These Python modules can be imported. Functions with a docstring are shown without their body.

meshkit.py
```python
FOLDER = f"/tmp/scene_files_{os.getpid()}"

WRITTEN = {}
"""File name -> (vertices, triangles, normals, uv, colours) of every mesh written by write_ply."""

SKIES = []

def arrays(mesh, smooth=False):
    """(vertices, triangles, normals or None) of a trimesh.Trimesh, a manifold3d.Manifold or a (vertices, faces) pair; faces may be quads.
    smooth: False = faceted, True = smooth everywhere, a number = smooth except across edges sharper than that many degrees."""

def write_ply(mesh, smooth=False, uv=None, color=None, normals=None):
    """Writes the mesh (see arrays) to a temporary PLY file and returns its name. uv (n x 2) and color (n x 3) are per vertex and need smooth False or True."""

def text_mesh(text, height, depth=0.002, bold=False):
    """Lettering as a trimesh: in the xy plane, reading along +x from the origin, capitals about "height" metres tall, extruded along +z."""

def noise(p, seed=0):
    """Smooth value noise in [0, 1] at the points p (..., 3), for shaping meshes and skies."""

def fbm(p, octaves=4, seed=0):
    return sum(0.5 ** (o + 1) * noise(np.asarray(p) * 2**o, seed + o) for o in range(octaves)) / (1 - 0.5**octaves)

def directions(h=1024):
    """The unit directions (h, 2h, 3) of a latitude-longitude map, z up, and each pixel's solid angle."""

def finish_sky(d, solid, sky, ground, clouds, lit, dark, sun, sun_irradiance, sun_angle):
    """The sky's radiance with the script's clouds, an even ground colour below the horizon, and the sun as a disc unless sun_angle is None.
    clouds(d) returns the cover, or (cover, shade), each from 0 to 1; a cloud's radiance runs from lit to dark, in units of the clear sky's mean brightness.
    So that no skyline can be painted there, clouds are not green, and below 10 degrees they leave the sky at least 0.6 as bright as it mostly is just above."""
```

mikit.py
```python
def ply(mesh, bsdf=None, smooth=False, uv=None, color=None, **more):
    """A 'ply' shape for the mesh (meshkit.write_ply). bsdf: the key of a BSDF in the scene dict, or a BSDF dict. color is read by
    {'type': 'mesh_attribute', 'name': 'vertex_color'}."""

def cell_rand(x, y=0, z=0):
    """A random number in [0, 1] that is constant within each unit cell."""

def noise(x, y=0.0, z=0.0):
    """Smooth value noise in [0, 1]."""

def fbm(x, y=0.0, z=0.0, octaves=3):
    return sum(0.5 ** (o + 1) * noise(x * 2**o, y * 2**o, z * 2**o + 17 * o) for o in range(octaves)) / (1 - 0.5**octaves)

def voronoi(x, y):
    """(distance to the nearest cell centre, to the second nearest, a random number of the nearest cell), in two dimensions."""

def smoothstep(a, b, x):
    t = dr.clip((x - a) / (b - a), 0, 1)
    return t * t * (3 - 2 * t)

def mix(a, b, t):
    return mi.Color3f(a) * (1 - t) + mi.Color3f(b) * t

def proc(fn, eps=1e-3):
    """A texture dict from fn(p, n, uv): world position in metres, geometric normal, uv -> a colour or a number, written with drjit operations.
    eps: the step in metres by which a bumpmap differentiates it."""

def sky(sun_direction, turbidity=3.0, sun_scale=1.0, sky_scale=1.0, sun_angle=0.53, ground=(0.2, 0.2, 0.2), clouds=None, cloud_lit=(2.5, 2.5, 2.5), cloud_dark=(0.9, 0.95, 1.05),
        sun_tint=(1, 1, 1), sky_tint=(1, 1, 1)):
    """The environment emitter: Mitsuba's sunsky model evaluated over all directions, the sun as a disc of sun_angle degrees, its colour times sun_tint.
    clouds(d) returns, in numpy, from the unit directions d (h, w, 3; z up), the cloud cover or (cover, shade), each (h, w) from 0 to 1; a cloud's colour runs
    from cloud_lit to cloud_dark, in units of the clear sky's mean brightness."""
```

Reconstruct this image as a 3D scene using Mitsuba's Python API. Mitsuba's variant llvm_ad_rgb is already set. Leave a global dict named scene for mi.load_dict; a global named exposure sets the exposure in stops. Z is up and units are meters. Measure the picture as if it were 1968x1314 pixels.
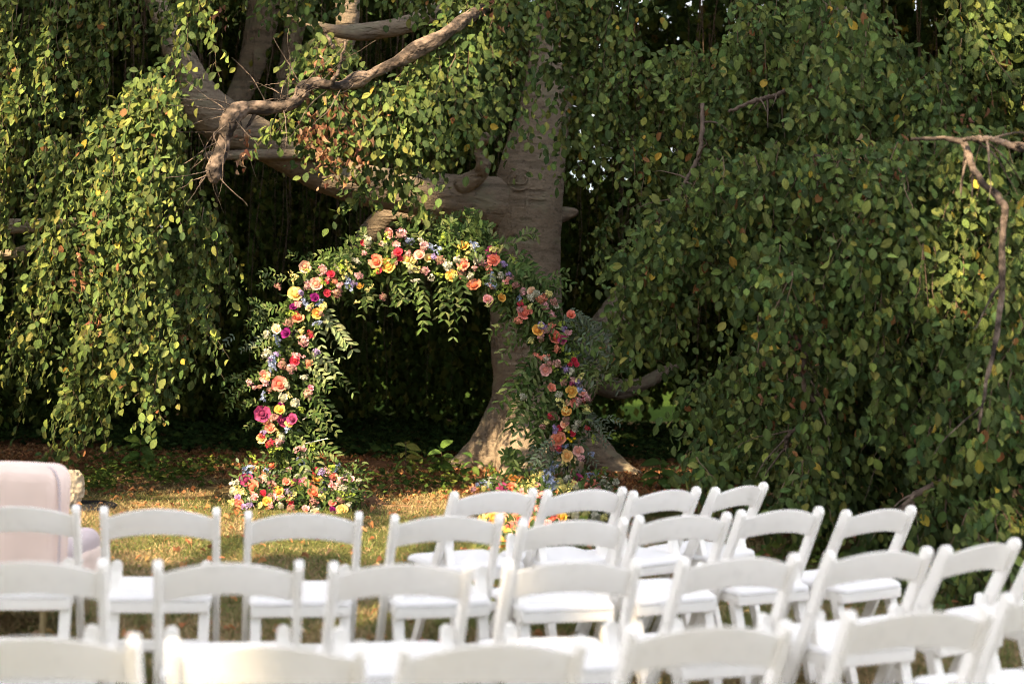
import math
import numpy as np
import trimesh
import manifold3d as m3
import shapely.geometry as sg
import drjit as dr
import mitsuba as mi
import mikit
import meshkit
from mikit import proc, noise as tnoise, fbm as tfbm, mix, smoothstep

T = mi.ScalarTransform4f
# ---------------------------------------------------------------- camera, sky, exposure
FOC, HC, PITCH, ROLL = 2733.0, 1.526, math.radians(-0.28), math.radians(1.6)
fwd = np.array([0, math.cos(PITCH), math.sin(PITCH)])
scene, labels = {}, {}
scene['camera'] = {
    'type': 'thinlens', 'fov': math.degrees(2 * math.atan(984 / FOC)), 'fov_axis': 'x',
    'to_world': T().look_at(origin=[0, 0, HC], target=[0, float(fwd[1]), HC + float(fwd[2])], up=[-math.sin(ROLL), 0, math.cos(ROLL)]),
    'aperture_radius': 0.0165, 'focus_distance': 11.9, 'near_clip': 0.05, 'far_clip': 2000.0}
SUN = np.array([-0.42, -0.68, 0.60]); SUN /= np.linalg.norm(SUN)
def clouds(d):
    p = d / np.maximum(d[..., 2:], 0.12) * [1, 1, 0]
    return 0.25 + 0.75 * np.clip((meshkit.fbm(p * 0.9 + 3, 4, 2) - 0.34) / 0.22, 0, 1), np.clip((meshkit.fbm(p * 1.7, 3, 7) - .45) * 2.5, 0, .6)


scene['sky'] = mikit.sky(SUN.tolist(), turbidity=3, sun_scale=0.80, sky_scale=1.0, sun_tint=(1.0, 0.95, 0.82), sky_tint=(1.22, 1.0, 0.84), ground=(0.16, 0.16, 0.1),
                         clouds=clouds, cloud_lit=(2.6, 2.5, 2.5), cloud_dark=(1.45, 1.38, 1.35))
exposure = 3.87


def at(px, py, Y):
    """The world point that the photograph's pixel (px, py) shows at distance Y: used to place things where they stand."""
    ax, ay = px - 984.0, py - 657.0
    c, s = math.cos(ROLL), math.sin(ROLL)
    x, y = c * ax + s * ay, -s * ax + c * ay
    u = -y / FOC
    dy, dz = math.cos(PITCH) - math.sin(PITCH) * u, math.sin(PITCH) + math.cos(PITCH) * u
    return np.array([x / FOC * Y / dy, Y, HC + dz / dy * Y])


def ground_at(px, py):
    a = at(px, py, 1.0)
    Y = HC / (HC - a[2])
    return at(px, py, Y)


rng = np.random.default_rng(11)
R = rng.random
Nrm = rng.normal


def unit(v):
    v = np.asarray(v, float)
    return v / np.maximum(np.linalg.norm(v, axis=-1, keepdims=True), 1e-9)


# ---------------------------------------------------------------- naming
def key_of(name, parent=None):
    base = f'{parent}__{name}' if parent else name
    k, i = base, 0
    used = USED
    while k in used:
        i += 1
        k = f'{base}_{i:03d}'
    used.add(k)
    return k


USED = {'camera', 'sky'}


def put(name, shape, parent=None, **lab):
    k = key_of(name, parent)
    scene[k] = shape
    if lab:
        labels[k] = lab
    return k


def thing(name, label, cat, group=None, kind=None):
    k = key_of(name)
    labels[k] = {'label': label, 'category': cat}
    if group:
        labels[k]['group'] = group
    if kind:
        labels[k]['kind'] = kind
    return k


# ---------------------------------------------------------------- materials
def vcol():
    return {'type': 'mesh_attribute', 'name': 'vertex_color'}


scene['leaf_material'] = {'type': 'principledthin', 'base_color': vcol(), 'roughness': 0.38, 'diff_trans': 0.65, 'eta': 1.5, 'spec_trans': 0.0}
scene['far_leaf_material'] = {'type': 'twosided', 'bsdf': {'type': 'diffuse', 'reflectance': vcol()}}
scene['petal_material'] = {'type': 'principledthin', 'base_color': vcol(), 'roughness': 0.7, 'diff_trans': 0.4, 'eta': 1.25, 'spec_trans': 0.0}
scene['grass_material'] = {'type': 'principledthin', 'base_color': vcol(), 'roughness': 0.6, 'diff_trans': 0.5, 'eta': 1.3, 'spec_trans': 0.0}


def bark_fn(p, n, uv):
    x, y, z = p.x, p.y, p.z
    big = tfbm(x * 1.3 + 5, y * 1.3, z * 0.9, 3)
    wr = tfbm(x * 7.0, y * 7.0, z * 19.0, 3)
    fine = tfbm(x * 40, y * 40, z * 60, 2)
    lich = smoothstep(0.56, 0.7, tfbm(x * 6 + 31, y * 6, z * 5, 3))
    dark = smoothstep(0.55, 0.75, tfbm(x * 4.0, y * 4.0 + 9, z * 17.0, 3))
    col = mix((0.165, 0.128, 0.094), (0.28, 0.226, 0.17), big)
    col = col * (0.84 + 0.32 * wr) * (0.75 + 0.5 * fine)
    col = mix(col, mi.Color3f(0.25, 0.25, 0.17), lich * 0.4)
    speck = smoothstep(0.66, 0.72, tfbm(x * 13 + 3, y * 13, z * 16, 3))
    return col * (1 - 0.3 * dark) * (1 - 0.3 * speck)


def bark_bump(p, n, uv):
    return tfbm(p.x * 6, p.y * 6, p.z * 30, 3) * 0.5 + tfbm(p.x * 38, p.y * 38, p.z * 70, 2) * 0.4 - 0.3 * smoothstep(0.55, 0.75, tfbm(p.x * 4.0, p.y * 4.0 + 9, p.z * 17.0, 3))


scene['bark_material'] = {'type': 'twosided', 'bsdf': {'type': 'bumpmap', 'scale': 0.034, 'arbitrary': proc(bark_bump, 4e-3),
                          'bsdf': {'type': 'principled', 'base_color': proc(bark_fn), 'roughness': 0.85, 'specular': 0.25}}}


def dead_fn(p, n, uv):
    f = tfbm(p.x * 13, p.y * 13, p.z * 12, 3)
    g = tfbm(p.x * 30 + 4, p.y * 30, p.z * 34, 2)
    return mix((0.028, 0.023, 0.021), (0.17, 0.13, 0.105), smoothstep(0.3, 0.7, f)) * (0.6 + 0.8 * g)


scene['dead_wood_material'] = {'type': 'twosided', 'bsdf': {'type': 'bumpmap', 'scale': 0.03, 'arbitrary': proc(lambda p, n, uv: tfbm(p.x * 34, p.y * 34, p.z * 30, 3), 3e-3),
                               'bsdf': {'type': 'principled', 'base_color': proc(dead_fn), 'roughness': 0.9, 'specular': 0.2}}}
scene['dark_branch_material'] = {'type': 'twosided', 'bsdf': {'type': 'principled', 'base_color': proc(lambda p, n, uv: mix((0.05, 0.037, 0.03), (0.13, 0.095, 0.075), tfbm(p.x * 12, p.y * 12, p.z * 18, 3))), 'roughness': 0.85, 'specular': 0.25}}
scene['twig_material'] = {'type': 'twosided', 'bsdf': {'type': 'diffuse', 'reflectance': {'type': 'rgb', 'value': [0.16, 0.115, 0.085]}}}


def chair_fn(p, n, uv):
    f = tfbm(p.x * 7, p.y * 7, p.z * 7, 3)
    d = smoothstep(0.6, 0.8, tfbm(p.x * 26 + 3, p.y * 26, p.z * 26, 2))
    e = smoothstep(0.62, 0.70, tfbm(p.x * 60, p.y * 60 + 5, p.z * 18, 2)) * smoothstep(.45, .6, f)
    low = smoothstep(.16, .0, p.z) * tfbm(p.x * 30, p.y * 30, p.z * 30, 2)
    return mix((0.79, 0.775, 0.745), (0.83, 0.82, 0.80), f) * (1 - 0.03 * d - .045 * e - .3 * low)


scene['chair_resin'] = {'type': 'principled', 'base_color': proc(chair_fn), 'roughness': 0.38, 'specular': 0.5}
scene['chair_vinyl'] = {'type': 'principled', 'base_color': {'type': 'rgb', 'value': [0.72, 0.72, 0.73]}, 'roughness': 0.45, 'specular': 0.5}


def velvet_fn(p, n, uv):
    f = tfbm(p.x * 3, p.y * 3, p.z * 3, 3)
    g = tfbm(p.x * 11, p.y * 11, p.z * 5, 2)
    return mix((0.72, 0.56, 0.50), (0.81, 0.69, 0.63), f) * (0.9 + 0.2 * g)


scene['sofa_velvet'] = {'type': 'principled', 'base_color': proc(velvet_fn), 'roughness': 0.8, 'sheen': 0.7, 'specular': 0.2}
scene['sofa_arm_velvet'] = {'type': 'principled', 'base_color': {'type': 'rgb', 'value': [0.52, 0.45, 0.47]}, 'roughness': 0.8, 'sheen': 0.6, 'specular': 0.2}
scene['gold_metal'] = {'type': 'principled', 'base_color': {'type': 'rgb', 'value': [0.6, 0.5, 0.33]}, 'roughness': 0.35, 'metallic': 0.9}
scene['dark_metal'] = {'type': 'principled', 'base_color': {'type': 'rgb', 'value': [0.02, 0.02, 0.024]}, 'roughness': 0.5, 'specular': 0.4}
scene['white_metal'] = {'type': 'principled', 'base_color': {'type': 'rgb', 'value': [0.6, 0.6, 0.58]}, 'roughness': 0.4}
scene['rust_metal'] = {'type': 'principled', 'base_color': proc(lambda p, n, uv: mix((0.10, 0.05, 0.025), (0.22, 0.12, 0.06), tfbm(p.x * 20, p.y * 20, p.z * 20, 3))), 'roughness': 0.8}
scene['cream_cloth'] = {'type': 'twosided', 'bsdf': {'type': 'principled', 'base_color': proc(lambda p, n, uv: mix((0.42, 0.34, 0.23), (0.66, 0.57, 0.44), tfbm(p.x * 14, p.y * 14, p.z * 14, 3))), 'roughness': 0.85}}


def ground_fn(p, n, uv):
    x, y = p.x, p.y
    a = tfbm(x * 0.9, y * 0.9, 0.0, 3)
    b = tfbm(x * 6, y * 6, 3.0, 3)
    c = tfbm(x * 28, y * 28, 7.0, 2)
    lawn = mix((0.10, 0.085, 0.04), (0.22, 0.16, 0.09), b) * (0.7 + 0.6 * c)
    lawn = mix(lawn, mi.Color3f(0.055, 0.085, 0.02), smoothstep(0.5, 0.65, a) * 0.6)
    mulch = mix((0.10, 0.052, 0.028), (0.26, 0.135, 0.072), b) * (0.6 + 0.8 * c)
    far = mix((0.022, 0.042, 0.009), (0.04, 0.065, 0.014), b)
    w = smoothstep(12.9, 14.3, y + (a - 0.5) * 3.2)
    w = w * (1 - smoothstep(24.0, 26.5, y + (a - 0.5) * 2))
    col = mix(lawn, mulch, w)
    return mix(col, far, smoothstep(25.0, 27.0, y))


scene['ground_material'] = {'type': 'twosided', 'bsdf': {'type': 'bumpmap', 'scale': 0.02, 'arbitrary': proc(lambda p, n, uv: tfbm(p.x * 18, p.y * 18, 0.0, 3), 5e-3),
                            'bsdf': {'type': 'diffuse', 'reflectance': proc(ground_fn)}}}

# ---------------------------------------------------------------- leaf meshes
_u = [0, .22, .5, .78, 1.0]
_w = [0, .225, .325, .245, 0]
LEAF_HI_V = np.array([(u, 0, 0) for u in _u] + [(_u[i], _w[i], 1) for i in (1, 2, 3)] + [(_u[i], -_w[i], 1) for i in (1, 2, 3)])
LEAF_HI_F = np.array([(0, 1, 5), (1, 2, 6), (1, 6, 5), (2, 3, 7), (2, 7, 6), (3, 4, 7), (0, 8, 1), (1, 9, 2), (1, 8, 9), (2, 10, 3), (2, 9, 10), (3, 10, 4)])
LEAF_LO_V = np.array([(0, 0, 0), (.45, .33, 1), (.45, -.33, 1), (1, 0, 0), (.45, 0, 0)])
LEAF_LO_F = np.array([(0, 4, 1), (4, 3, 1), (0, 2, 4), (4, 2, 3)])


def leaf_mesh(P, A, N, L, C, width=1.0, fold=0.16, curl=0.18, lo=False):
    """Vertices, faces and colours of one small leaf per row: base P, axis A, upper side N, length L, colour C."""
    V0, F0 = (LEAF_LO_V, LEAF_LO_F) if lo else (LEAF_HI_V, LEAF_HI_F)
    n = len(P)
    A = unit(A)
    N = unit(N - (N * A).sum(1, keepdims=True) * A)
    B = np.cross(N, A)
    L = np.broadcast_to(L, n)[:, None]
    width = np.broadcast_to(width, n)[:, None]
    cu = (curl * (0.3 + 1.4 * R(n)))[:, None]
    fo = (fold * (0.2 + 1.6 * R(n)))[:, None]
    u, v, e = V0[:, 0], V0[:, 1], V0[:, 2]
    h = fo * np.abs(v) * 2.0 - cu * u ** 2
    V = P[:, None] + A[:, None] * (u * L)[..., None] + B[:, None] * (v * L * width)[..., None] + N[:, None] * (h * L)[..., None]
    Cc = C[:, None] * (1.12 - 0.2 * e - 0.1 * (u > 0.9))[None, :, None]
    F = F0[None] + (np.arange(n) * len(V0))[:, None, None]
    return V.reshape(-1, 3), F.reshape(-1, 3), np.clip(Cc.reshape(-1, 3), 0, 1)


def join(ms):
    off, Vs, Fs, Cs = 0, [], [], []
    for V, F, C in ms:
        Vs.append(V); Fs.append(F + off); Cs.append(C)
        off += len(V)
    return np.vstack(Vs), np.vstack(Fs), np.vstack(Cs)


def colored(m, mat):
    V, F, C = m
    return mikit.ply((V, F), mat, color=C)


def pick(pal, w, n, var=0.25):
    pal = np.array(pal, float)
    w = np.array(w, float) / sum(w)
    c = pal[rng.choice(len(pal), n, p=w)]
    return c * (1 + var * (R((n, 1)) * 2 - 1)) * 1.22 * (1 + 0.10 * (R((n, 3)) * 2 - 1))


BEECH = [(.053, .082, .034), (.077, .112, .040), (.109, .146, .046), (.168, .190, .054), (.34, .25, .05), (.20, .10, .045)]

# ---------------------------------------------------------------- tubes, trunks
def smooth_path(P, n):
    P = np.asarray(P, float)
    t = np.arange(len(P))
    from scipy.interpolate import PchipInterpolator
    return PchipInterpolator(t, P, axis=0)(np.linspace(0, len(P) - 1, n))


def tube(P, r, sides=6, wob=0.0, seed=0):
    """A closed tapered tube along the points P with radii r."""
    P = np.asarray(P, float)
    r = np.broadcast_to(r, len(P))
    t = unit(np.gradient(P, axis=0))
    ref = np.array([0.31, 0.17, 0.93]) if abs(t[0] @ [0.31, 0.17, 0.93]) < 0.9 else np.array([1.0, 0, 0])
    x = unit(np.cross(t, ref))
    y = np.cross(t, x)
    a = np.arange(sides) * 2 * np.pi / sides
    V = P[:, None] + r[:, None, None] * (np.cos(a)[None, :, None] * x[:, None] + np.sin(a)[None, :, None] * y[:, None])
    if wob:
        d = unit(V - P[:, None])
        k = meshkit.fbm(V / (wob * 3.5), 3, seed) - 0.5
        V = V + d * (k * 2 * wob)[..., None]
    n = len(P)
    i, j = np.meshgrid(np.arange(n - 1), np.arange(sides), indexing='ij')
    q = np.stack([i * sides + j, i * sides + (j + 1) % sides, (i + 1) * sides + (j + 1) % sides, (i + 1) * sides + j], -1).reshape(-1, 4)
    F = np.vstack([q[:, [0, 1, 2]], q[:, [0, 2, 3]]])
    V = np.vstack([V.reshape(-1, 3), P[:1], P[-1:]])
    k = n * sides
    jj = np.arange(sides)
    F = np.vstack([F, np.stack([jj * 0 + k, (jj + 1) % sides, jj], 1), np.stack([jj * 0 + k + 1, (n - 1) * sides + jj, (n - 1) * sides + (jj + 1) % sides], 1)])
    return V, F


def join_vf(ms):
    off, Vs, Fs = 0, [], []
    for V, F in ms:
        Vs.append(V); Fs.append(F + off)
        off += len(V)
    return np.vstack(Vs), np.vstack(Fs)


def ball(r, p, k=16):
    return m3.Manifold.sphere(float(r), k).translate([float(x) for x in p])


def chain(P, r):
    out = []
    for a, b, ra, rb in zip(P[:-1], P[1:], r[:-1], r[1:]):
        out.append(m3.Manifold.batch_hull([ball(ra, a), ball(rb, b)]))
    return out


def organic(parts, edge=0.07, amp=0.03, it=12, seed=1, zs=16):
    m = m3.Manifold.batch_boolean(parts, m3.OpType.Add).refine_to_length(edge)
    mm = m.to_mesh()
    tm = trimesh.Trimesh(np.array(mm.vert_properties[:, :3]), np.array(mm.tri_verts), process=True)
    trimesh.smoothing.filter_taubin(tm, lamb=0.55, nu=0.53, iterations=it)
    v = np.array(tm.vertices)
    n = np.array(tm.vertex_normals)
    d = (meshkit.fbm(v * [2.2, 2.2, 1.4], 3, seed) - 0.5) * 2 * amp + (meshkit.fbm(v * [5, 5, zs] * (1 if zs > 9 else 3.2), 3, seed + 3) - 0.5) * amp * 0.9
    tm.vertices = v + n * d[:, None]
    return tm


def rounded_box(a, b, r=0.012, k=8):
    a, b = np.minimum(a, b), np.maximum(a, b)
    return m3.Manifold.batch_hull([ball(r, (x, y, z), k) for x in (a[0] + r, b[0] - r) for y in (a[1] + r, b[1] - r) for z in (a[2] + r, b[2] - r)])


# ================================================================ THE SETTING: ground
def ground_height(x, y):
    p = np.stack([x * 0.35, y * 0.35, x * 0], -1)
    return (meshkit.fbm(p, 3, 5) - 0.5) * 0.10 * np.clip((y - 2) / 6, 0, 1)


gx = np.concatenate([[-900, -300, -100, -40, -20], np.linspace(-12, 12, 97), [20, 40, 100, 300, 900]])
gy = np.concatenate([[-900, -300, -100, -40, -15, -5], np.linspace(0, 28, 113), [34, 45, 70, 120, 300, 900]])
X, Yg = np.meshgrid(gx, gy)
Z = np.where((np.abs(X) <= 12) & (Yg >= 0) & (Yg <= 28), ground_height(X, Yg), 0.0)
ni, nj = X.shape
i, j = np.meshgrid(np.arange(ni - 1), np.arange(nj - 1), indexing='ij')
q = np.stack([i * nj + j, i * nj + j + 1, (i + 1) * nj + j + 1, (i + 1) * nj + j], -1).reshape(-1, 4)
put('ground', mikit.ply((np.stack([X, Yg, Z], -1).reshape(-1, 3), q), 'ground_material', smooth=True),
    label='autumn lawn running back to brown earth under the weeping tree', category='ground', kind='structure')

# ---------------------------------------------------------------- where the sun comes through the trees
SPOTS = []   # (point, radius): places in the photograph that the sun reaches


def spot(px, py, Y, r):
    SPOTS.append((at(px, py, Y), r))


for s in [(300, 165, 11.4, .42), (315, 230, 11.4, .36), (235, 290, 11.4, .42), (90, 480, 11.8, .3), (200, 420, 11.7, .35), (60, 330, 12, .3), (380, 540, 11.8, .3), (385, 90, 11.8, .3), (1900, 60, 9.6, .36), (270, 330, 11.4, .2), (175, 835, 12.5, .36), (155, 885, 12.5, .3), (165, 770, 12.5, .3), (300, 800, 11.7, .15),
          (185, 500, 11.6, .16), (120, 470, 11.8, .2), (350, 60, 11.8, .12), (385, 140, 11.8, .14), (90, 140, 12, .2), (40, 60, 12, .2), (330, 330, 11.5, .25), (250, 640, 11.6, .2), (350, 590, 11.8, .2),
          (600, 560, 12, .38), (565, 600, 12, .35), (545, 680, 12, .32), (535, 760, 12, .32), (660, 530, 12, .3), (720, 495, 12, .3), (780, 480, 12, .25), (620, 650, 12.1, .3), (840, 490, 12, .2), (890, 475, 12, .12), (540, 830, 12, .25),
          (540, 935, 11.8, .42), (475, 935, 11.8, .35), (620, 940, 11.8, .35), (600, 890, 11.9, .2),
          (690, 335, 15.5, .5), (640, 345, 15.3, .36), (770, 385, 15.7, .2), (690, 390, 15.6, .3),
          (885, 110, 11.8, .26), (700, 240, 11.7, .16), (680, 280, 11.7, .12), (650, 90, 11.8, .16), (640, 230, 11.7, .2), (850, 160, 11.8, .15), (770, 200, 11.7, .12),
          (670, 25, 15, .3), (660, 50, 15, .25), (820, 80, 11.6, .13), (860, 60, 11.6, .10), (470, 212, 11.4, .10),
          (1885, 320, 8.1, .46), (1830, 350, 8.2, .34), (1925, 390, 8.0, .3),  (1930, 350, 8.7, .2), (1780, 390, 8.9, .16), (1930, 970, 8.7, .14), (1945, 1080, 8.6, .14), (1870, 40, 9.6, .22)]:
    spot(*s[:3], max(.02, s[3] - .11))
for px, py, r in [(300, 985, .38), (430, 1010, .36), (240, 1040, .25), (200, 965, .3), (220, 940, .35), (330, 955, .45), (180, 1000, .3), (420, 990, .5), (260, 1010, .4), (480, 1040, .3), (560, 1035, .25), (280, 900, .2), (640, 1040, .25), (600, 880, .2), (240, 1180, .12), (620, 1240, .2), (880, 1180, .2), (170, 930, .2), (520, 990, .3), (700, 1190, .15),
                  (1000, 1000, .45), (960, 1040, .3)]:
    g = ground_at(px, py)
    SPOTS.append((g, max(.03, r - .12)))
# sunlight between the chairs
for px, py, Y, r in [(1100, 1035, 5.75, .10), (1180, 1040, 5.8, .07), (1060, 1120, 4.68, .10), (1100, 1150, 4.7, .05), (800, 1115, 4.54, .05), (1235, 1270, 3.7, .06), (1260, 1240, 3.7, .04), (1660, 1220, 4.0, .05), (1760, 1270, 4.05, .03), (370, 1105, 4.5, .04), (995, 965, 6.7, .07), (1440, 1100, 4.9, .04), (1500, 1000, 6.3, .05),
                     (590, 1135, 5.8, .16), (1000, 1075, 6.9, .3), (920, 1060, 6.9, .25), (560, 1160, 5.7, .12), (660, 1090, 5.6, .08), (1020, 1180, 4.9, .14), (1690, 1100, 5.15, .05), (1300, 1010, 6.0, .05), (60, 930, 6.6, .16), (50, 1050, 6.6, .1), (900, 1215, 4.6, .1), (480, 1150, 5.6, .12), (1130, 1090, 6.0, .15)]:
    spot(px, py, Y, max(-.22, r - .30))
srng = np.random.default_rng(5)
for _ in range(34):      # dapples on the lawn
    y_ = srng.uniform(8.5, 13.8)
    SPOTS.append((np.array([srng.uniform(-.36, .02) * y_, y_, 0.0]), srng.uniform(.04, .24)))
for _ in range(20):      # on the earth under the tree
    y_ = srng.uniform(13.4, 17.5)
    SPOTS.append((np.array([srng.uniform(-.30, -.04) * y_, y_, 0.0]), srng.uniform(.05, .2)))
for _ in range(10):      # and among the chairs
    y_ = srng.uniform(3.2, 7.2)
    SPOTS.append((np.array([srng.uniform(-.35, .35) * y_, y_, srng.uniform(.4, .78)]), srng.uniform(-.24, -.14)))
SPOT_P = np.array([p for p, r in SPOTS])
SPOT_R = np.array([r for p, r in SPOTS])


def lets_sun_through(P, size=0.0, near=1.2):
    """True for leaves that do not stand in the sun's way to one of the sunny places."""
    keep = np.ones(len(P), bool)
    for c, r in zip(SPOT_P, SPOT_R):
        d = P - c
        t = d @ SUN
        q = np.linalg.norm(d - t[:, None] * SUN, axis=1)
        keep &= ~((t > near) & (q < r + size))
    return keep


# ================================================================ THE WEEPING BEECH
beech = thing('weeping_beech', 'huge weeping beech with hanging leaf curtains and thick grey trunk behind the flower arch', 'tree')
TR = 16.1


def px_path(pts, Y):
    """[(px, py, half width in px[, distance])] -> points, radii."""
    P, r = [], []
    for q in pts:
        y = q[3] if len(q) > 3 else Y
        P.append(at(q[0], q[1], y)); r.append(q[2] * y / FOC)
    return np.array(P), np.array(r)


# trunk with root flare, second stem on the right
tp, tr_ = px_path([(1008, 945, 112), (1010, 905, 98), (1012, 860, 82), (1016, 800, 76), (1020, 720, 72), (1016, 640, 72), (1010, 560, 70), (1008, 480, 69), (1010, 400, 72), (1022, 330, 64), (1040, 250, 53), (1052, 170, 48), (1062, 90, 46), (1072, 0, 44), (1085, -120, 42), (1100, -320, 38), (1110, -600, 26)], TR)
parts = chain(tp, tr_)
for pts in ([(1000, 790, 64), (948, 862, 46), (902, 896, 34), (862, 918, 22, 15.7), (820, 940, 11, 15.3)],
            [(1050, 780, 62), (1108, 848, 48), (1160, 892, 36), (1215, 920, 23, 15.9), (1275, 940, 10, 15.7)],
            [(1010, 820, 60), (1000, 890, 50, 15.5), (985, 935, 26, 15.1), (975, 955, 10, 14.8)],
            [(1020, 820, 60), (1080, 900, 45, 15.6), (1100, 945, 20, 15.2)],
            [(1060, 800, 50), (1112, 735, 42, 16.6), (1152, 665, 40, 17.3), (1190, 605, 38, 18.0), (1238, 535, 34, 18.5), (1290, 440, 30, 18.9), (1330, 330, 24, 19.1)]):
    parts += chain(*px_path(pts, TR))
trunk = organic(parts, 0.075, 0.035, 14, 2)
put('trunk', mikit.ply(trunk, 'bark_material', smooth=True), beech)


def ring_scar(px, py, Y, w, h):
    out = []
    c = at(px, py, Y)
    for k, s in enumerate((1.0, 0.5)):
        a = np.linspace(0, 2 * np.pi, 25)[:-1]
        P = c + np.stack([np.cos(a) * w * s, 0.012 + 0.012 * np.sin(2 * a + k) + .09 * np.abs(np.cos(a) * s) ** 2.5 * .5, np.sin(a) * h * s], 1)
        P = np.vstack([P, P[:1]])
        out.append(tube(P, 0.009 + 0.004 * np.sin(3 * np.linspace(0, 6.28, 25) + k), 6, 0.006, k))
    return join_vf(out)


put('branch_scar', mikit.ply(ring_scar(1000, 345, TR - .42, .14, .115), 'bark_material', smooth=True), beech, label='round eye-shaped branch scar on the upper trunk')
put('branch_scar', mikit.ply(ring_scar(1012, 675, TR - .44, .12, .13), 'bark_material', smooth=True), beech, label='oval healed scar low on the trunk beside the arch')

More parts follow.
